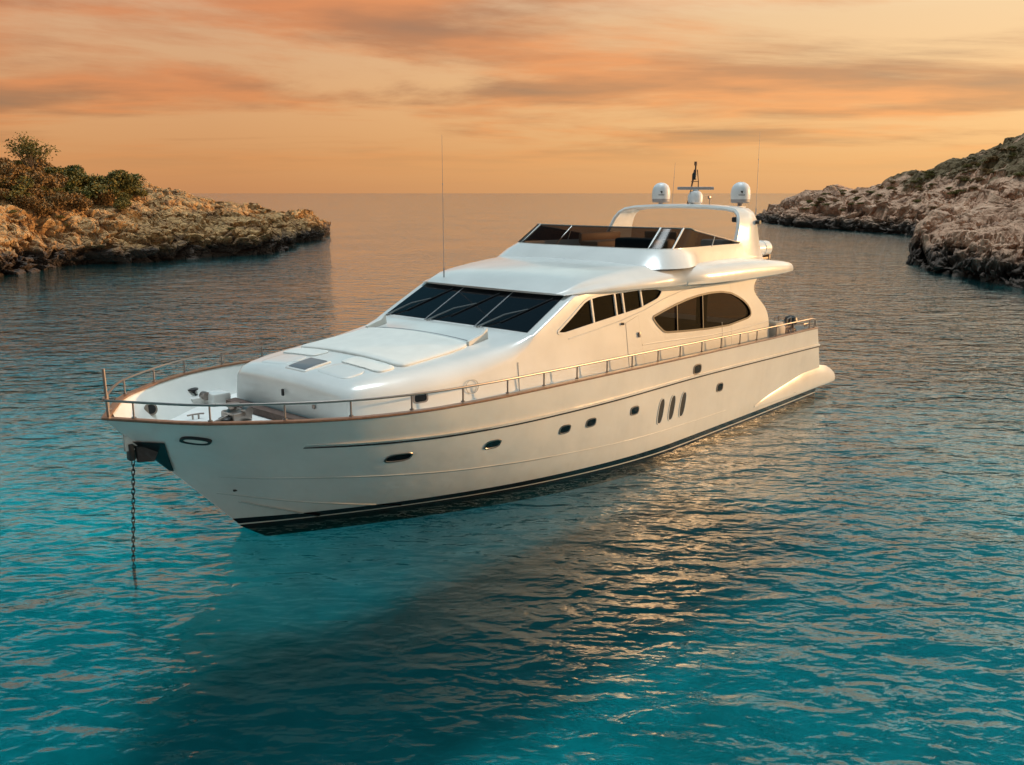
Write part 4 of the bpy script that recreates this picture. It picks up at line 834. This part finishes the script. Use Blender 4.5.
# door panel on the side deck, with handle
for sg in (1, -1):
    D_ = [(10.80, 4.02), (10.93, DECK + .05), (11.72, DECK + .05), (11.42, 4.18)]
    on = lambda o_, k: [P(s, sg * (w_side(z) + k), z) for s, z in o_]
    d = MB().prism(on(D_, -.02), (0, -sg * .028, 0)).build('side_door', M['gel'], yacht)
    MB().ring(on(inset(D_, -.014), -.02), on(inset(D_, -.001), -.02), (0, -sg * .024, 0)).build('door_seal', M['seam'], d)
    MB().box(P(11.40, sg * (w_side(3.6) + .04), 3.62), (.06, .06, .16), bev=.015).build('handle', M['steel'], d)
    MB().lathe([(.001, -.03), (.05, -.03), (.05, .03), (.001, .03)], P(10.62, sg * (w_side(4.0) + .03), 4.02), 10).build('deck_light', M['dark'], yacht)
    # trunk cabin window and oval access plate
    on2 = lambda o_, k: [P(3.05 + a, sg * (float(np.interp(3.05 + a, [2.5, 3.5, 4.8], [2.80, 2.985, 3.09])) + .012 + k), 3.06 + b) for a, b in o_]
    f = MB().ring(on2(oval(.20, .125, p=4), 0), on2(oval(.16, .09, p=4), 0), (0, -sg * .02, 0)).build('cabin_window', M['steel'], yacht)
    MB().add(on2(oval(.162, .092, p=4), .008), [tuple(range(28))]).build('pane', M['glass'], f, 0)

    ov = [(P(4.55 + a, sg * (float(np.interp(4.55 + a, [3.5, 4.8, 6.0], [2.985, 3.075, 3.115])) + .05 - .09 * b), 3.12 + b)) for a, b in oval(.20, .17, p=2.2)]
    ov2 = [(P(4.55 + a, sg * (float(np.interp(4.55 + a, [3.5, 4.8, 6.0], [2.985, 3.075, 3.115])) + .05 - .09 * b), 3.12 + b)) for a, b in oval(.185, .155, p=2.2)]
    MB().ring(ov, ov2, (0, -sg * .012, 0)).build('access_plate', M['seam'], yacht)
    for s_ in (6.15, 16.2): MB().prism([P(s_, sg * (w_side(2.5) - .01), 2.5), P(s_ + .012, sg * (w_side(2.5) - .01), 2.5), P(s_ + .012, sg * (w_side(3.5) - .01), 3.5), P(s_, sg * (w_side(3.5) - .01), 3.5)], (0, -sg * .013, 0)).build('panel_seam', M['seam'], yacht)

# ---- fore cabin top: hatch, sun pad, cushions
def topz(s, w_):                             # cabin-top height
    k = [1.57, 1.85, 2.5, 3.5, 4.8, 6.0, 6.55]
    zc = np.interp(s, k, [3.49, 3.57, 3.66, 3.76, 3.90, 4.05, 4.13]); ws = np.interp(s, k[:6], [1.96, 1.98, 2.10, 2.22, 2.38, 2.62]); ze = np.interp(s, k, [3.41, 3.49, 3.57, 3.65, 3.75, 3.91, 4.04])
    return float(ze + (zc - ze) * (1 - min(1, abs(w_) / ws) ** 2))
def pad(poly, h, name, m, parent, bev=.05):
    n = len(poly); c = (sum(p[0] for p in poly) / n, sum(p[1] for p in poly) / n)
    def lay(k, u): return [P(c[0] + (s - c[0]) * k, c[1] + (w_ - c[1]) * k, topz(c[0] + (s - c[0]) * k, c[1] + (w_ - c[1]) * k) + u) for s, w_ in poly]
    mb = MB(); rows = [lay(1, -.03), lay(1, h * .55), lay(.99, h * .85), lay(.97, h), lay(.8, h), lay(.5, h), lay(.2, h), lay(.02, h)]
    mb.grid(rows, 0, True, False); mb.add(rows[-1], [tuple(range(n))])
    return mb.build(name, m, parent, 40)
def rr(s0, s1, w0, w1, r=.15): 
    q = smooth_poly([(s0, w0), (s1, w0), (s1, w1), (s0, w1)], r, 4); o = []
    for i in range(len(q)):
        a, b = Vector(q[i]), Vector(q[(i + 1) % len(q)]); m_ = max(1, int((b - a).length / .25)); o += [tuple(a.lerp(b, k / m_)) for k in range(m_)]
    return o
hp = pad(rr(1.62, 2.42, -.42, .42, .05), .055, 'deck_hatch', M['gel'], yacht)
pad(rr(1.68, 2.36, -.36, .36, .04), .066, 'hatch_pane', M['hatch'], hp)
pad(rr(3.15, 5.5, -2.12, 2.12, .3), .075, 'sun_pad', M['cushion'], yacht)
pad(rr(2.55, 3.10, .52, 2.05, .2), .045, 'cushion', M['cushion'], yacht)
pad(rr(2.55, 3.10, -2.0, -.52, .2), .045, 'cushion', M['cushion'], yacht)
pad(rr(1.78, 2.50, .60, 1.75, .25), .028, 'front_locker_lid', M['gel'], yacht)
pad(rr(1.72, 2.50, -1.75, -.60, .25), .028, 'front_locker_lid', M['gel'], yacht)
for sg in (1, -1):
    mb = MB(); mb.prism([P(5.45, sg * 2.10, topz(5.45, 2.1) - .02), P(6.15, sg * 2.10, topz(6.15, 2.1) - .02), P(6.12, sg * 2.10, topz(6.1, 2.1) + .30), P(5.95, sg * 2.10, topz(5.95, 2.1) + .18), P(5.45, sg * 2.10, topz(5.45, 2.1) + .12)], (0, sg * .10, 0)); mb.build('sun_pad_wing', M['cushion'], yacht, 30)
mb = MB(); q = [P(5.72, w_, topz(5.72, w_) + .005) for w_ in np.linspace(-2.0, 2.0, 17)]; mb.tube(q, .02, 6); mb.build('cabin_top_coaming', M['grey'], yacht)
# teak step at the foot of the cabin front
mb = MB(); st_ = [P(1.0, 2.1, DECK + .004), P(.98, -2.15, DECK + .004), P(1.30, -2.22, DECK + .004), P(1.27, 0, DECK + .004), P(1.30, 2.2, DECK + .004)]
mb.prism(st_, (0, 0, .17)); mb.build('teak_step', M['teak_dark'], yacht)
mb = MB(); mb.box(P(1.30, -.05, 3.03), (.06, .07, .17), bev=.02); mb.build('cabin_light', M['dark'], yacht)
mb = MB(); mb.box(P(1.33, 1.15, 2.86), (.05, .10, .10), bev=.02); mb.build('latch', M['steel'], yacht)

# ---- flybridge moulding (roof over the house, swept brow) and coaming
def fly():
    ST = []                                   # s, half-width, underside z, edge top z, roof z at w=2.6, roof z centre
    for s, hwd, zb, zt, zi, zc in [(8.30, 2.86, 4.985, 5.02, 5.03, 5.04), (8.6, 2.99, 4.99, 5.08, 5.13, 5.16), (9.0, 3.12, 5.0, 5.14, 5.27, 5.32), (9.6, 3.28, 5.0, 5.20, 5.38, 5.44), (10.4, 3.44, 4.99, 5.27, 5.48, 5.55), (11.4, 3.58, 4.98, 5.34, 5.58, 5.66), (12.3, 3.66, 4.97, 5.40, 5.63, 5.71), (13.1, 3.70, 4.96, 5.43, 5.62, 5.70), (13.115, 3.715, 4.935, 5.435, 5.62, 5.70), (14.5, 3.76, 4.885, 5.45, 5.60, 5.66), (16, 3.76, 4.875, 5.46, 5.58, 5.62), (17.4, 3.75, 4.87, 5.46, 5.55, 5.58), (18.6, 3.72, 4.88, 5.42, 5.46, 5.48), (19.6, 3.68, 4.91, 5.35, 5.37, 5.38), (20.2, 3.62, 4.94, 5.27, 5.28, 5.29), (20.38, 3.50, 5.0, 5.20, 5.21, 5.22)]:
        h = [(0, zb), (hwd * .6, zb), (hwd - .30, zb), (hwd - .10, zb + .015), (hwd - .02, zb + .35 * (zt - zb) * .35), (hwd, zb + (zt - zb) * .32), (hwd - .02, zb + (zt - zb) * .6), (hwd - .08, zb + (zt - zb) * .85), (hwd - .2, zt)]
        w2 = min(2.75, hwd - .3)
        for t in (.25, .5, .75, 1): h.append((hwd - .2 + (w2 - hwd + .2) * t, zt + (zi - zt) * math.sin(t * math.pi / 2)))
        for t in (.25, .5, .75, 1): h.append((w2 * (1 - t), zi + (zc - zi) * (1 - (1 - t) ** 2)))
        fwd = lambda w_: -.16 * (1 - (w_ / 2.9) ** 2) * max(0, 1 - (s - 8.3) / 2.5)
        aft = lambda w_: .35 * (1 - (w_ / 3.6) ** 2) * max(0, (s - 18) / 2.4)
        ST.append([P(s + fwd(w_) + aft(w_), w_, z) for w_, z in h] + [P(s + fwd(w_) + aft(w_), -w_, z) for w_, z in h[-2:0:-1]])
    mb = MB(); mb.grid(ST, 0, True, True)
    return mb.build('flybridge', M['gel'], yacht, 42)
fly_o = fly()
# plan path of the windscreen base, port aft -> round the front -> starboard aft: (s, w, z)
BASE = [(18.9, 2.80, 5.98), (17.4, 2.84, 6.0), (15.6, 3.0, 6.02), (14.0, 3.16, 6.03), (13.2, 3.2, 6.04), (12.8, 3.08, 6.04), (12.55, 2.7, 6.04), (12.4, 1.5, 6.04), (12.35, 0, 6.04)]
FP = BASE + [(s, -w_, z) for s, w_, z in BASE[-2::-1]]
def cm(pts, n):
    p = np.array(pts); d = np.concatenate([[0], np.cumsum(np.linalg.norm(np.diff(p, axis=0), axis=1))]); q = np.stack([np.interp(np.linspace(0, d[-1], n), d, p[:, k]) for k in range(3)], 1); return smooth1(q, 5)
FB = cm(FP, 90); ft = np.gradient(FB[:, :2], axis=0); ft /= np.linalg.norm(ft, axis=1)[:, None]; fn = np.stack([-ft[:, 1], ft[:, 0]], 1)
fn = np.where((fn * (FB[:, :2] - np.array([16.0, 0]))).sum(1)[:, None] < 0, -fn, fn)
def coaming():
    frontness = np.clip((14.6 - FB[:, 0]) / 2, 0, 1)
    rows = []
    for out_k, z_k in ((.02, None), (-.0, 0), (-.0, .02), (-.10, .02), (-.12, -.5)):
        r = []
        for i in range(len(FB)):
            s, w_, z = FB[i]
            if z_k is None:
                flare = .14 + .72 * frontness[i]; r.append(P(s + fn[i, 0] * flare, w_ + fn[i, 1] * flare * (.5 + .5 * frontness[i]), 5.50))
            else: r.append(P(s + fn[i, 0] * out_k, w_ + fn[i, 1] * out_k, z + z_k))
        rows.append(r)
    mid = []
    for i in range(len(FB)):
        a, b = Vector(rows[0][i]), Vector(rows[1][i]); mid.append(a.lerp(b, .55) + Vector((0, 0, .05 * frontness[i])) )
    rows.insert(1, mid)
    return MB().grid([list(r) for r in zip(*rows)], 0, False, False).build('flybridge_coaming', M['gel'], yacht, 40)
coaming()
# flybridge windscreen: smoked panes, posts, top rail
hgt = lambda s: float(np.interp(s, [12.6, 13.6, 14.2, 17.6], [.60, .58, .50, .06]))
def ftop(i):
    s, w_, z = FB[i]; h = hgt(s); rake = .85 * h / .6; side = np.clip((s - 13.2) / .8, 0, 1)
    return P(s + rake * (1 - side) + side * .5 * h, w_ * (1 - .05 * (1 - side)) - .0, z + h)
idx = [i for i in range(len(FB)) if FB[i, 0] < 17.65]
cuts = [idx[0]]
def nearest(s_, w_): return min(idx, key=lambda i: (FB[i, 0] - s_) ** 2 + (FB[i, 1] - w_) ** 2)
cuts = sorted({idx[0], nearest(15.5, 3.0), nearest(13.1, 3.18), nearest(12.58, 2.6), nearest(12.4, -.85), nearest(12.58, -2.6), nearest(13.1, -3.18), nearest(15.5, -3.0), idx[-1]})
for a, b in zip(cuts[:-1], cuts[1:]):
    lo = [P(*(FB[i] + np.array([0, 0, .02]))) for i in range(a, b + 1)]; hi = [ftop(i) for i in range(a, b + 1)]
    MB().grid([lo, hi]).build('flybridge_windscreen', M['tint'], yacht, 20)
for i in cuts[1:-1]:
    wide = .045 if abs(FB[i, 1]) > 1.5 and FB[i, 0] < 14.5 else .028
    p0, p1 = Vector(P(*FB[i])), Vector(ftop(i)); MB().tube([p0 + Vector((0, 0, -.02)), p1], wide * .75, 8).build('windscreen_post', M['gel'], yacht)
MB().tube([ftop(i) for i in idx], .024, 8).build('windscreen_rail', M['steel'], yacht)
# helm console, seats and table behind the screen
mb = MB(); mb.box(P(14.5, .9, 6.0), (.7, 1.5, .5), bev=.08); mb.build('helm_console', M['dark'], yacht)
mb = MB(); mb.box(P(15.5, .9, 5.95), (.55, 1.3, .5), bev=.1); mb.box(P(15.8, .9, 6.22), (.16, 1.3, .42), bev=.06); mb.build('helm_bench', M['tan'], yacht)
mb = MB(); mb.box(P(16.6, -1.9, 5.85), (2.4, .8, .35), bev=.08); mb.box(P(16.6, -2.3, 6.1), (2.4, .16, .38), bev=.06); mb.build('lounge_seat', M['tan'], yacht)
mb = MB(); mb.box(P(17.9, 1.9, 5.9), (1.0, .9, .45), bev=.06); mb.build('wet_bar', M['gel'], yacht)

# ---- radar arch
def arch():
    z_k = [5.36, 5.7, 6.0, 6.5, 6.9, 7.13]; f_k = [17.15, 17.3, 17.42, 17.7, 17.9, 18.02]; b_k = [19.45, 19.25, 19.16, 19.12, 19.14, 19.16]
    path = [(2.80, 5.36), (2.78, 5.7), (2.75, 6.0), (2.68, 6.5), (2.60, 6.8), (2.50, 6.98), (2.32, 7.10), (1.9, 7.17), (1.2, 7.21), (0, 7.23)]
    path = path + [(-a, b) for a, b in path[-2::-1]]; pa = np.array(path); t = np.gradient(pa, axis=0); t /= np.linalg.norm(t, axis=1)[:, None]; n = np.stack([-t[:, 1], t[:, 0]], 1); n = np.where((n * (pa - np.array([0, 5.5]))).sum(1)[:, None] < 0, -n, n)
    rows = []
    for (w_, z), (nw, nz_) in zip(path, n):
        f, b = float(np.interp(z, z_k, f_k)), float(np.interp(z, z_k, b_k)); top = np.clip((z - 6.9) / .3, 0, 1); f += .12 * top; th = .07 + .0 * top; m_ = (f + b) / 2
        sec = [(f, 0), (f + .06, th), (m_, th * 1.25), (b - .08, th), (b, 0), (b - .08, -th), (m_, -th), (f + .06, -th)]
        rows.append([P(s, w_ + nw * k, z + nz_ * k) for s, k in sec])
    o = MB().grid(rows, 0, True, True).build('radar_arch', M['gel'], yacht, 45)
    mb = MB(); mb.box(P(19.0, 2.78, 6.70), (.22, .12, .08), bev=.02); mb.tube([P(19.0, 2.70, 6.70), P(19.0, 2.86, 6.70)], .07, 10); mb.build('arch_light', M['dark'], o)
    mb = MB(); mb.box(P(18.1, 2.42, 6.80), (.3, .22, .18), bev=.05); mb.build('loudspeaker', M['dark'], o)
arch()
AT = 7.28
for w_ in (-1.7, 1.7):
    z0 = 7.34
    base = MB().lathe([(.001, -.16), (.10, -.16), (.09, 0), (.30, .005), (.335, .04), (.335, .16), (.001, .16)], P(19.0 + .62, w_, z0), 24).build('dome_base', M['dome_base'], None)
    prof = [(.345, .14), (.352, .30), (.345, .42), (.315, .55), (.255, .65), (.17, .715), (.08, .745), (.001, .75)]
    d = MB().lathe([(.001, .14)] + prof, P(19.62, w_, z0), 28).build('satellite_dome', M['dome'], yacht, 60); base.parent = d
    # small dark mark with a line of lettering below it, facing forward
    mb = MB(); ca, sa = math.cos(math.pi + .72), math.sin(math.pi + .72)
    def onD(a, z): return (19.62 + .358 * math.cos(math.pi + .62 + a), -w_ + .358 * math.sin(math.pi + .62 + a), z0 + z)
    for (a0, a1, b0, b1) in ((-.12, .10, .40, .43), (-.06, .10, .37, .40), (.0, .08, .345, .37), (-.30, .30, .275, .285), (-.30, -.22, .285, .31), (-.17, -.10, .285, .31), (-.04, .02, .285, .31), (.08, .15, .285, .31), (.22, .30, .285, .31)):
        mb.grid([[onD(a0, b0), onD((a0 + a1) / 2, b0), onD(a1, b0)], [onD(a0, b1), onD((a0 + a1) / 2, b1), onD(a1, b1)]])
    mb.build('dome_mark', M['dark'], d)
    mb = MB(); mb.box(P(19.35, w_, 7.20), (.9, .3, .08), bev=.02); mb.build('dome_bracket', M['gel'], yacht)
mb = MB(); mb.lathe([(.001, -.10), (.16, -.10), (.16, .0), (.27, .06), (.28, .30), (.20, .44), (.10, .47), (.10, .53), (.001, .53)], P(19.25, .05, 7.30), 20); rp = mb.build('radar_scanner', M['dome'], yacht, 40)
mb = MB(); mb.box(P(19.25, .05, 7.87), (1.36, .15, .11), rot=(0, 0, -.74), bev=.03); mb.build('scanner_bar', M['dome_base'], rp)
# mast with lights
mb = MB()
for ds, dw in ((-.1, .0), (.22, .10), (.22, -.16)): mb.tube([P(19.15 + ds * 1.6, dw * 1.6 - .15, 7.2), P(19.45 + ds * .6, dw - .15, 8.15), P(19.5 + ds * .3, dw * .5 - .15, 8.55)], .02, 6)
for z, k in ((7.6, 1.35), (8.12, 1.0)): mb.tube([P(19.35 - .1 * k, -.15, z), P(19.35 + .25 * k, -.05, z)], .015, 6); mb.tube([P(19.35 + .25 * k, -.05, z), P(19.35 + .25 * k, -.31, z)], .015, 6)
mb.tube([P(19.52, -.15, 8.4), P(19.52, -.15, 8.78)], .03, 8)
ms = mb.build('light_mast', M['teak_dark'], yacht)
mb = MB(); mb.lathe([(.001, 0), (.085, 0), (.085, .2), (.05, .26), (.001, .26)], P(19.45, -.15, 8.18), 12); mb.build('mast_light', M['dark'], ms)
mb = MB(); mb.lathe([(.001, 0), (.06, 0), (.06, .14), (.001, .14)], P(19.52, -.15, 8.70), 12); mb.build('mast_light', M['teak'], ms)
mb = MB(); mb.tube([P(19.1, .75, 7.25), P(19.1, .75, 7.52)], .015, 6); mb.box(P(19.08, .75, 7.54), (.14, .08, .1), bev=.02); mb.build('horn', M['steel'], yacht)
def whip(a, b): 
    a, b = Vector(P(*a)), Vector(P(*b)); mb = MB(); mb.tube([a, a.lerp(b, .08)], .02, 8); mb.tube([a.lerp(b, .08), a.lerp(b, .66)], [.009, .007], 6); mb.tube([a.lerp(b, .66), a.lerp(b, .675)], .014, 6); mb.tube([a.lerp(b, .68), b], [.006, .004], 6); mb.build('whip_antenna', M['grey'], yacht)
whip((8.62, -2.2, 5.10), (8.62, -2.2, 9.40)); whip((19.1, 2.62, 6.95), (19.5, 2.40, 9.80)); whip((19.4, -1.05, 7.2), (19.6, -1.1, 8.82))
# life raft canister on the aft rail of the flybridge
mb = MB(); c = P(20.0, 2.35, 5.72); rows = []
for u, r in ((-.52, .001), (-.52, .22), (-.46, .28), (-.02, .29), (0, .31), (.02, .29), (.46, .28), (.52, .22), (.52, .001)):
    rows.append([(c[0] + u, c[1] + r * math.cos(a), c[2] + r * math.sin(a)) for a in np.linspace(0, 2 * math.pi, 18, endpoint=False)])
mb.grid(rows, 0, True, True); lr = mb.build('life_raft', M['gel'], yacht, 40)
mb = MB()
for u in (-.28, .28): mb.lathe([(.3, -.02), (.31, -.02), (.31, .02), (.3, .02)], (0, 0, 0), 18)
mb = MB(); mb.box((c[0], c[1], c[2] - .32), (.7, .5, .06)); mb.box((c[0] - .3, c[1], c[2] - .28), (.06, .56, .16)); mb.box((c[0] + .3, c[1], c[2] - .28), (.06, .56, .16)); mb.build('raft_cradle', M['steel'], lr)

# ---- guard rails
RH = .37
ST_S = [-2.62, -1.67, -.52, .63, 1.93, 3.29, 4.70, 6.02, 7.35, 8.66, 9.84, 11.15, 12.35, 13.62, 14.84, 16.10, 17.31, 18.8, 20.21, 21.63]
for sg in (1, -1):
    ins = [(s, max(.06, w_ - .07)) for s, w_ in edge if s > -2.93 and s < 21.9]
    pts = [P(s, sg * w_, float(sheer_z(s)) + RH) for s, w_ in ins]
    pts = [P(-2.95, sg * .02, float(sheer_z(-2.95)) + RH)] + pts + [P(22.1, sg * (ins[-1][1]), 3.05), P(22.15, sg * ins[-1][1], 2.80)]
    r_o = MB().tube(pts, .027, 8).build('guard_rail', M['steel'], yacht)
    for s in ST_S:
        w_ = hw(s, float(sheer_z(s))) - .07; mb = MB(); z = float(sheer_z(s)); mb.tube([P(s, sg * w_, z + .03), P(s, sg * w_, z + RH)], .02, 8); mb.lathe([(.001, 0), (.05, 0), (.05, .02), (.03, .03), (.001, .03)], P(s, sg * w_, z + .036), 10)
        mb.build('stanchion', M['steel'], r_o)
mb = MB(); mb.tube([P(-2.88, -.02, 3.2), P(-2.90, -.02, 4.20)], .032, 8); mb.build('flagstaff', M['steel'], yacht)

# ---- foredeck gear
def lath(name, prof, p, m, parent=yacht): return MB().lathe(prof, p, 18).build(name, m, parent, 40)
for s, w_, big in ((.62, -3.02, True), (.45, -.75, False)):
    mb = MB(); mb.box(P(s, w_, DECK + .11), (.5, .62, .22), bev=.05); wb = mb.build('windlass', M['gel'] if big else M['steel'], yacht)
    lath('capstan', [(.001, 0), (.15, 0), (.10, .05), (.10, .10), (.17, .14), (.17, .17), (.001, .18)], P(s - .05, w_ - .08, DECK + .22), M['dark'] if big else M['steel'], wb)
    mb = MB(); mb.tube([P(s + .1, w_ + .22, DECK + .24), P(s + .1, w_ + .42, DECK + .24)], .11, 12); mb.build('gypsy', M['steel'], wb)
mb = MB(); mb.box(P(1.0, -2.62, DECK + .16), (.5, .6, .32), bev=.06); mb.build('deck_locker', M['gel'], yacht)
mb = MB(); mb.lathe([(.001, 0), (.16, 0), (.16, .10), (.10, .13), (.001, .13)], P(.12, -.70, DECK), 14); mb.build('foot_switch', M['dark'], yacht)
def cleat(s, w_, z, rz=0):
    mb = MB(); c, n = math.cos(rz), math.sin(rz); q = lambda a, u: P(s + a * c, w_ + a * n, z + u)
    mb.tube([q(-.2, .11), q(-.1, .12), q(.1, .12), q(.2, .11)], .022, 8); mb.tube([q(-.07, 0), q(-.07, .12)], .022, 8); mb.tube([q(.07, 0), q(.07, .12)], .022, 8); mb.build('cleat', M['steel'], yacht)
cleat(-.9, .55, DECK + .0, .3); cleat(-.2, -1.5, DECK, .2); cleat(21.7, 3.52, 2.79); cleat(21.7, -3.52, 2.79); cleat(-.35, .1, DECK, 1.2)
mb = MB(); mb.tube([P(-2.2, 0, DECK + .05), P(-.6, -.45, DECK + .04), P(.3, -.72, DECK + .16)], .035, 8); mb.build('deck_chain', M['steel'], yacht)
# hawse hole in the starboard bulwark
wI = -(hw(-1.16, 2.76) - .17)
f = MB().tube([P(-1.16, wI - .05, 2.74), P(-1.18, wI + .06, 2.78)], .15, 20).build('hawse_ring', M['steel'], yacht)
MB().tube([P(-1.175, wI + .05, 2.775), P(-1.19, wI + .075, 2.785)], .11, 20).build('hawse_opening', M['dark'], f)

# ---- stem: anchor pocket and anchor
def pocket():
    mb = MB()
    for sg in (1, -1):
        rows = []
        for z in np.linspace(1.76, 2.58, 9):
            t = (z - 1.76) / .82; width = .06 + .36 * t
            rows.append([P(float(stem_s(z)) - .035 + d, sg * (hw(float(stem_s(z)) + d, z) + .02 if d > 0 else 0), z) for d in np.linspace(0, width, 7)])
        mb.grid(rows)
    return mb.build('anchor_pocket', M['dark'], yacht, 40)
pocket()
mb = MB(); mb.box(P(-2.50, 0, 2.36), (.10, .20, .36), bev=.02); mb.tube([P(-2.5, 0, 2.5), P(-1.9, 0, 2.2)], .05, 8)
an = mb.build('anchor', M['anchor'], yacht)
for sg in (1, -1):
    mb = MB(); mb.prism([P(-2.42, sg * .04, 2.46), P(-2.42, sg * .10, 2.14), P(-2.16, sg * .26, 2.14), P(-2.0, sg * .22, 2.40), P(-2.2, sg * .06, 2.52)], (.02, -sg * .04, .0)); mb.build('fluke', M['anchor'], an)

# ---- aft deck gear seen over the rail
mb = MB(); mb.box(P(19.95, 3.05, 2.78), (.75, .8, .5), bev=.14); mb.box(P(19.95, 3.05, 3.06), (.6, .62, .12), bev=.05); mb.build('deck_cushion', M['canvas'], yacht)
mb = MB(); mb.lathe([(.001, -.3), (.16, -.3), (.13, -.12), (.22, -.06), (.26, .06), (.22, .18), (.1, .24), (.001, .25)], P(21.75, 2.9, 2.92), 16); mb.build('capstan', M['dark'], yacht)
mb = MB(); mb.tube([P(20.75, 3.2, 2.4), P(20.85, 3.2, 3.15), P(21.1, 3.2, 3.2), P(21.2, 3.2, 2.4)], .03, 8); mb.tube([P(20.75, 2.7, 2.4), P(20.85, 2.7, 3.15), P(21.1, 2.7, 3.2), P(21.2, 2.7, 2.4)], .03, 8); mb.tube([P(20.85, 3.2, 2.95), P(20.85, 2.7, 2.95)], .025, 8); mb.build('boarding_ladder', M['steel'], yacht)
mb = MB(); mb.box(P(20.9, 2.9, 2.62), (1.7, .5, .16), bev=.04); mb.tube([P(19.6, 3.2, 2.9), P(20.4, 3.25, 2.86), P(21.2, 3.15, 2.83)], .06, 8); mb.build('mooring_gear', M['teak_dark'], yacht)
mb = MB(); mb.box(P(22.12, 3.66, 2.66), (.12, .1, .22), bev=.02); mb.build('stern_light', M['dark'], yacht)

# ---- anchor chain: hangs from the stem to the seabed
def chain():
    t = thing('anchor_chain', 'dark anchor chain hanging from the bow into the water', 'chain', yacht.location, .824)
    mb = MB(); pts = []
    z = 2.12; s = -2.46; k = 0
    w_ = 0.0
    while z > -5.3 and k < 190:
        run = 2.15 * min(1, max(0, -.05 - z) / .35); ds, dw = (-.085, 0) if z > -.05 else (.40 * run, -.92 * run)
        pts.append((s, w_, z)); h = .105 / math.sqrt(1 + ds * ds + dw * dw); z -= h; s += ds * h; w_ += dw * h; k += 1
    for k, (s, w_, z) in enumerate(pts):
        nx_ = Vector(pts[min(k + 1, len(pts) - 1)]) - Vector(pts[max(0, k - 1)]); ax = Vector((nx_.x, -nx_.y, nx_.z)).normalized(); e1 = ax.cross(Vector((.3, 1, 0))).normalized(); e2 = ax.cross(e1); rows = []
        if k % 2: e1, e2 = e2, e1
        for a in np.linspace(0, 2 * math.pi, 12, endpoint=False):
            cx_, cz_ = .029 * math.cos(a), .056 * math.sin(a) + (.020 if math.sin(a) > 0 else -.020); r = []
            for b in np.linspace(0, 2 * math.pi, 6, endpoint=False):
                u = .011 * math.cos(b); v_ = .011 * math.sin(b)
                r.append(Vector(P(s, w_, z)) + e1 * (cx_ + math.cos(a) * u) + ax * (cz_ + math.sin(a) * u) + e2 * v_)
            rows.append(r)
        rows.append(rows[0]); mb.grid(rows, 0, True)
    mb.build('links', M['anchor'], t)
chain()
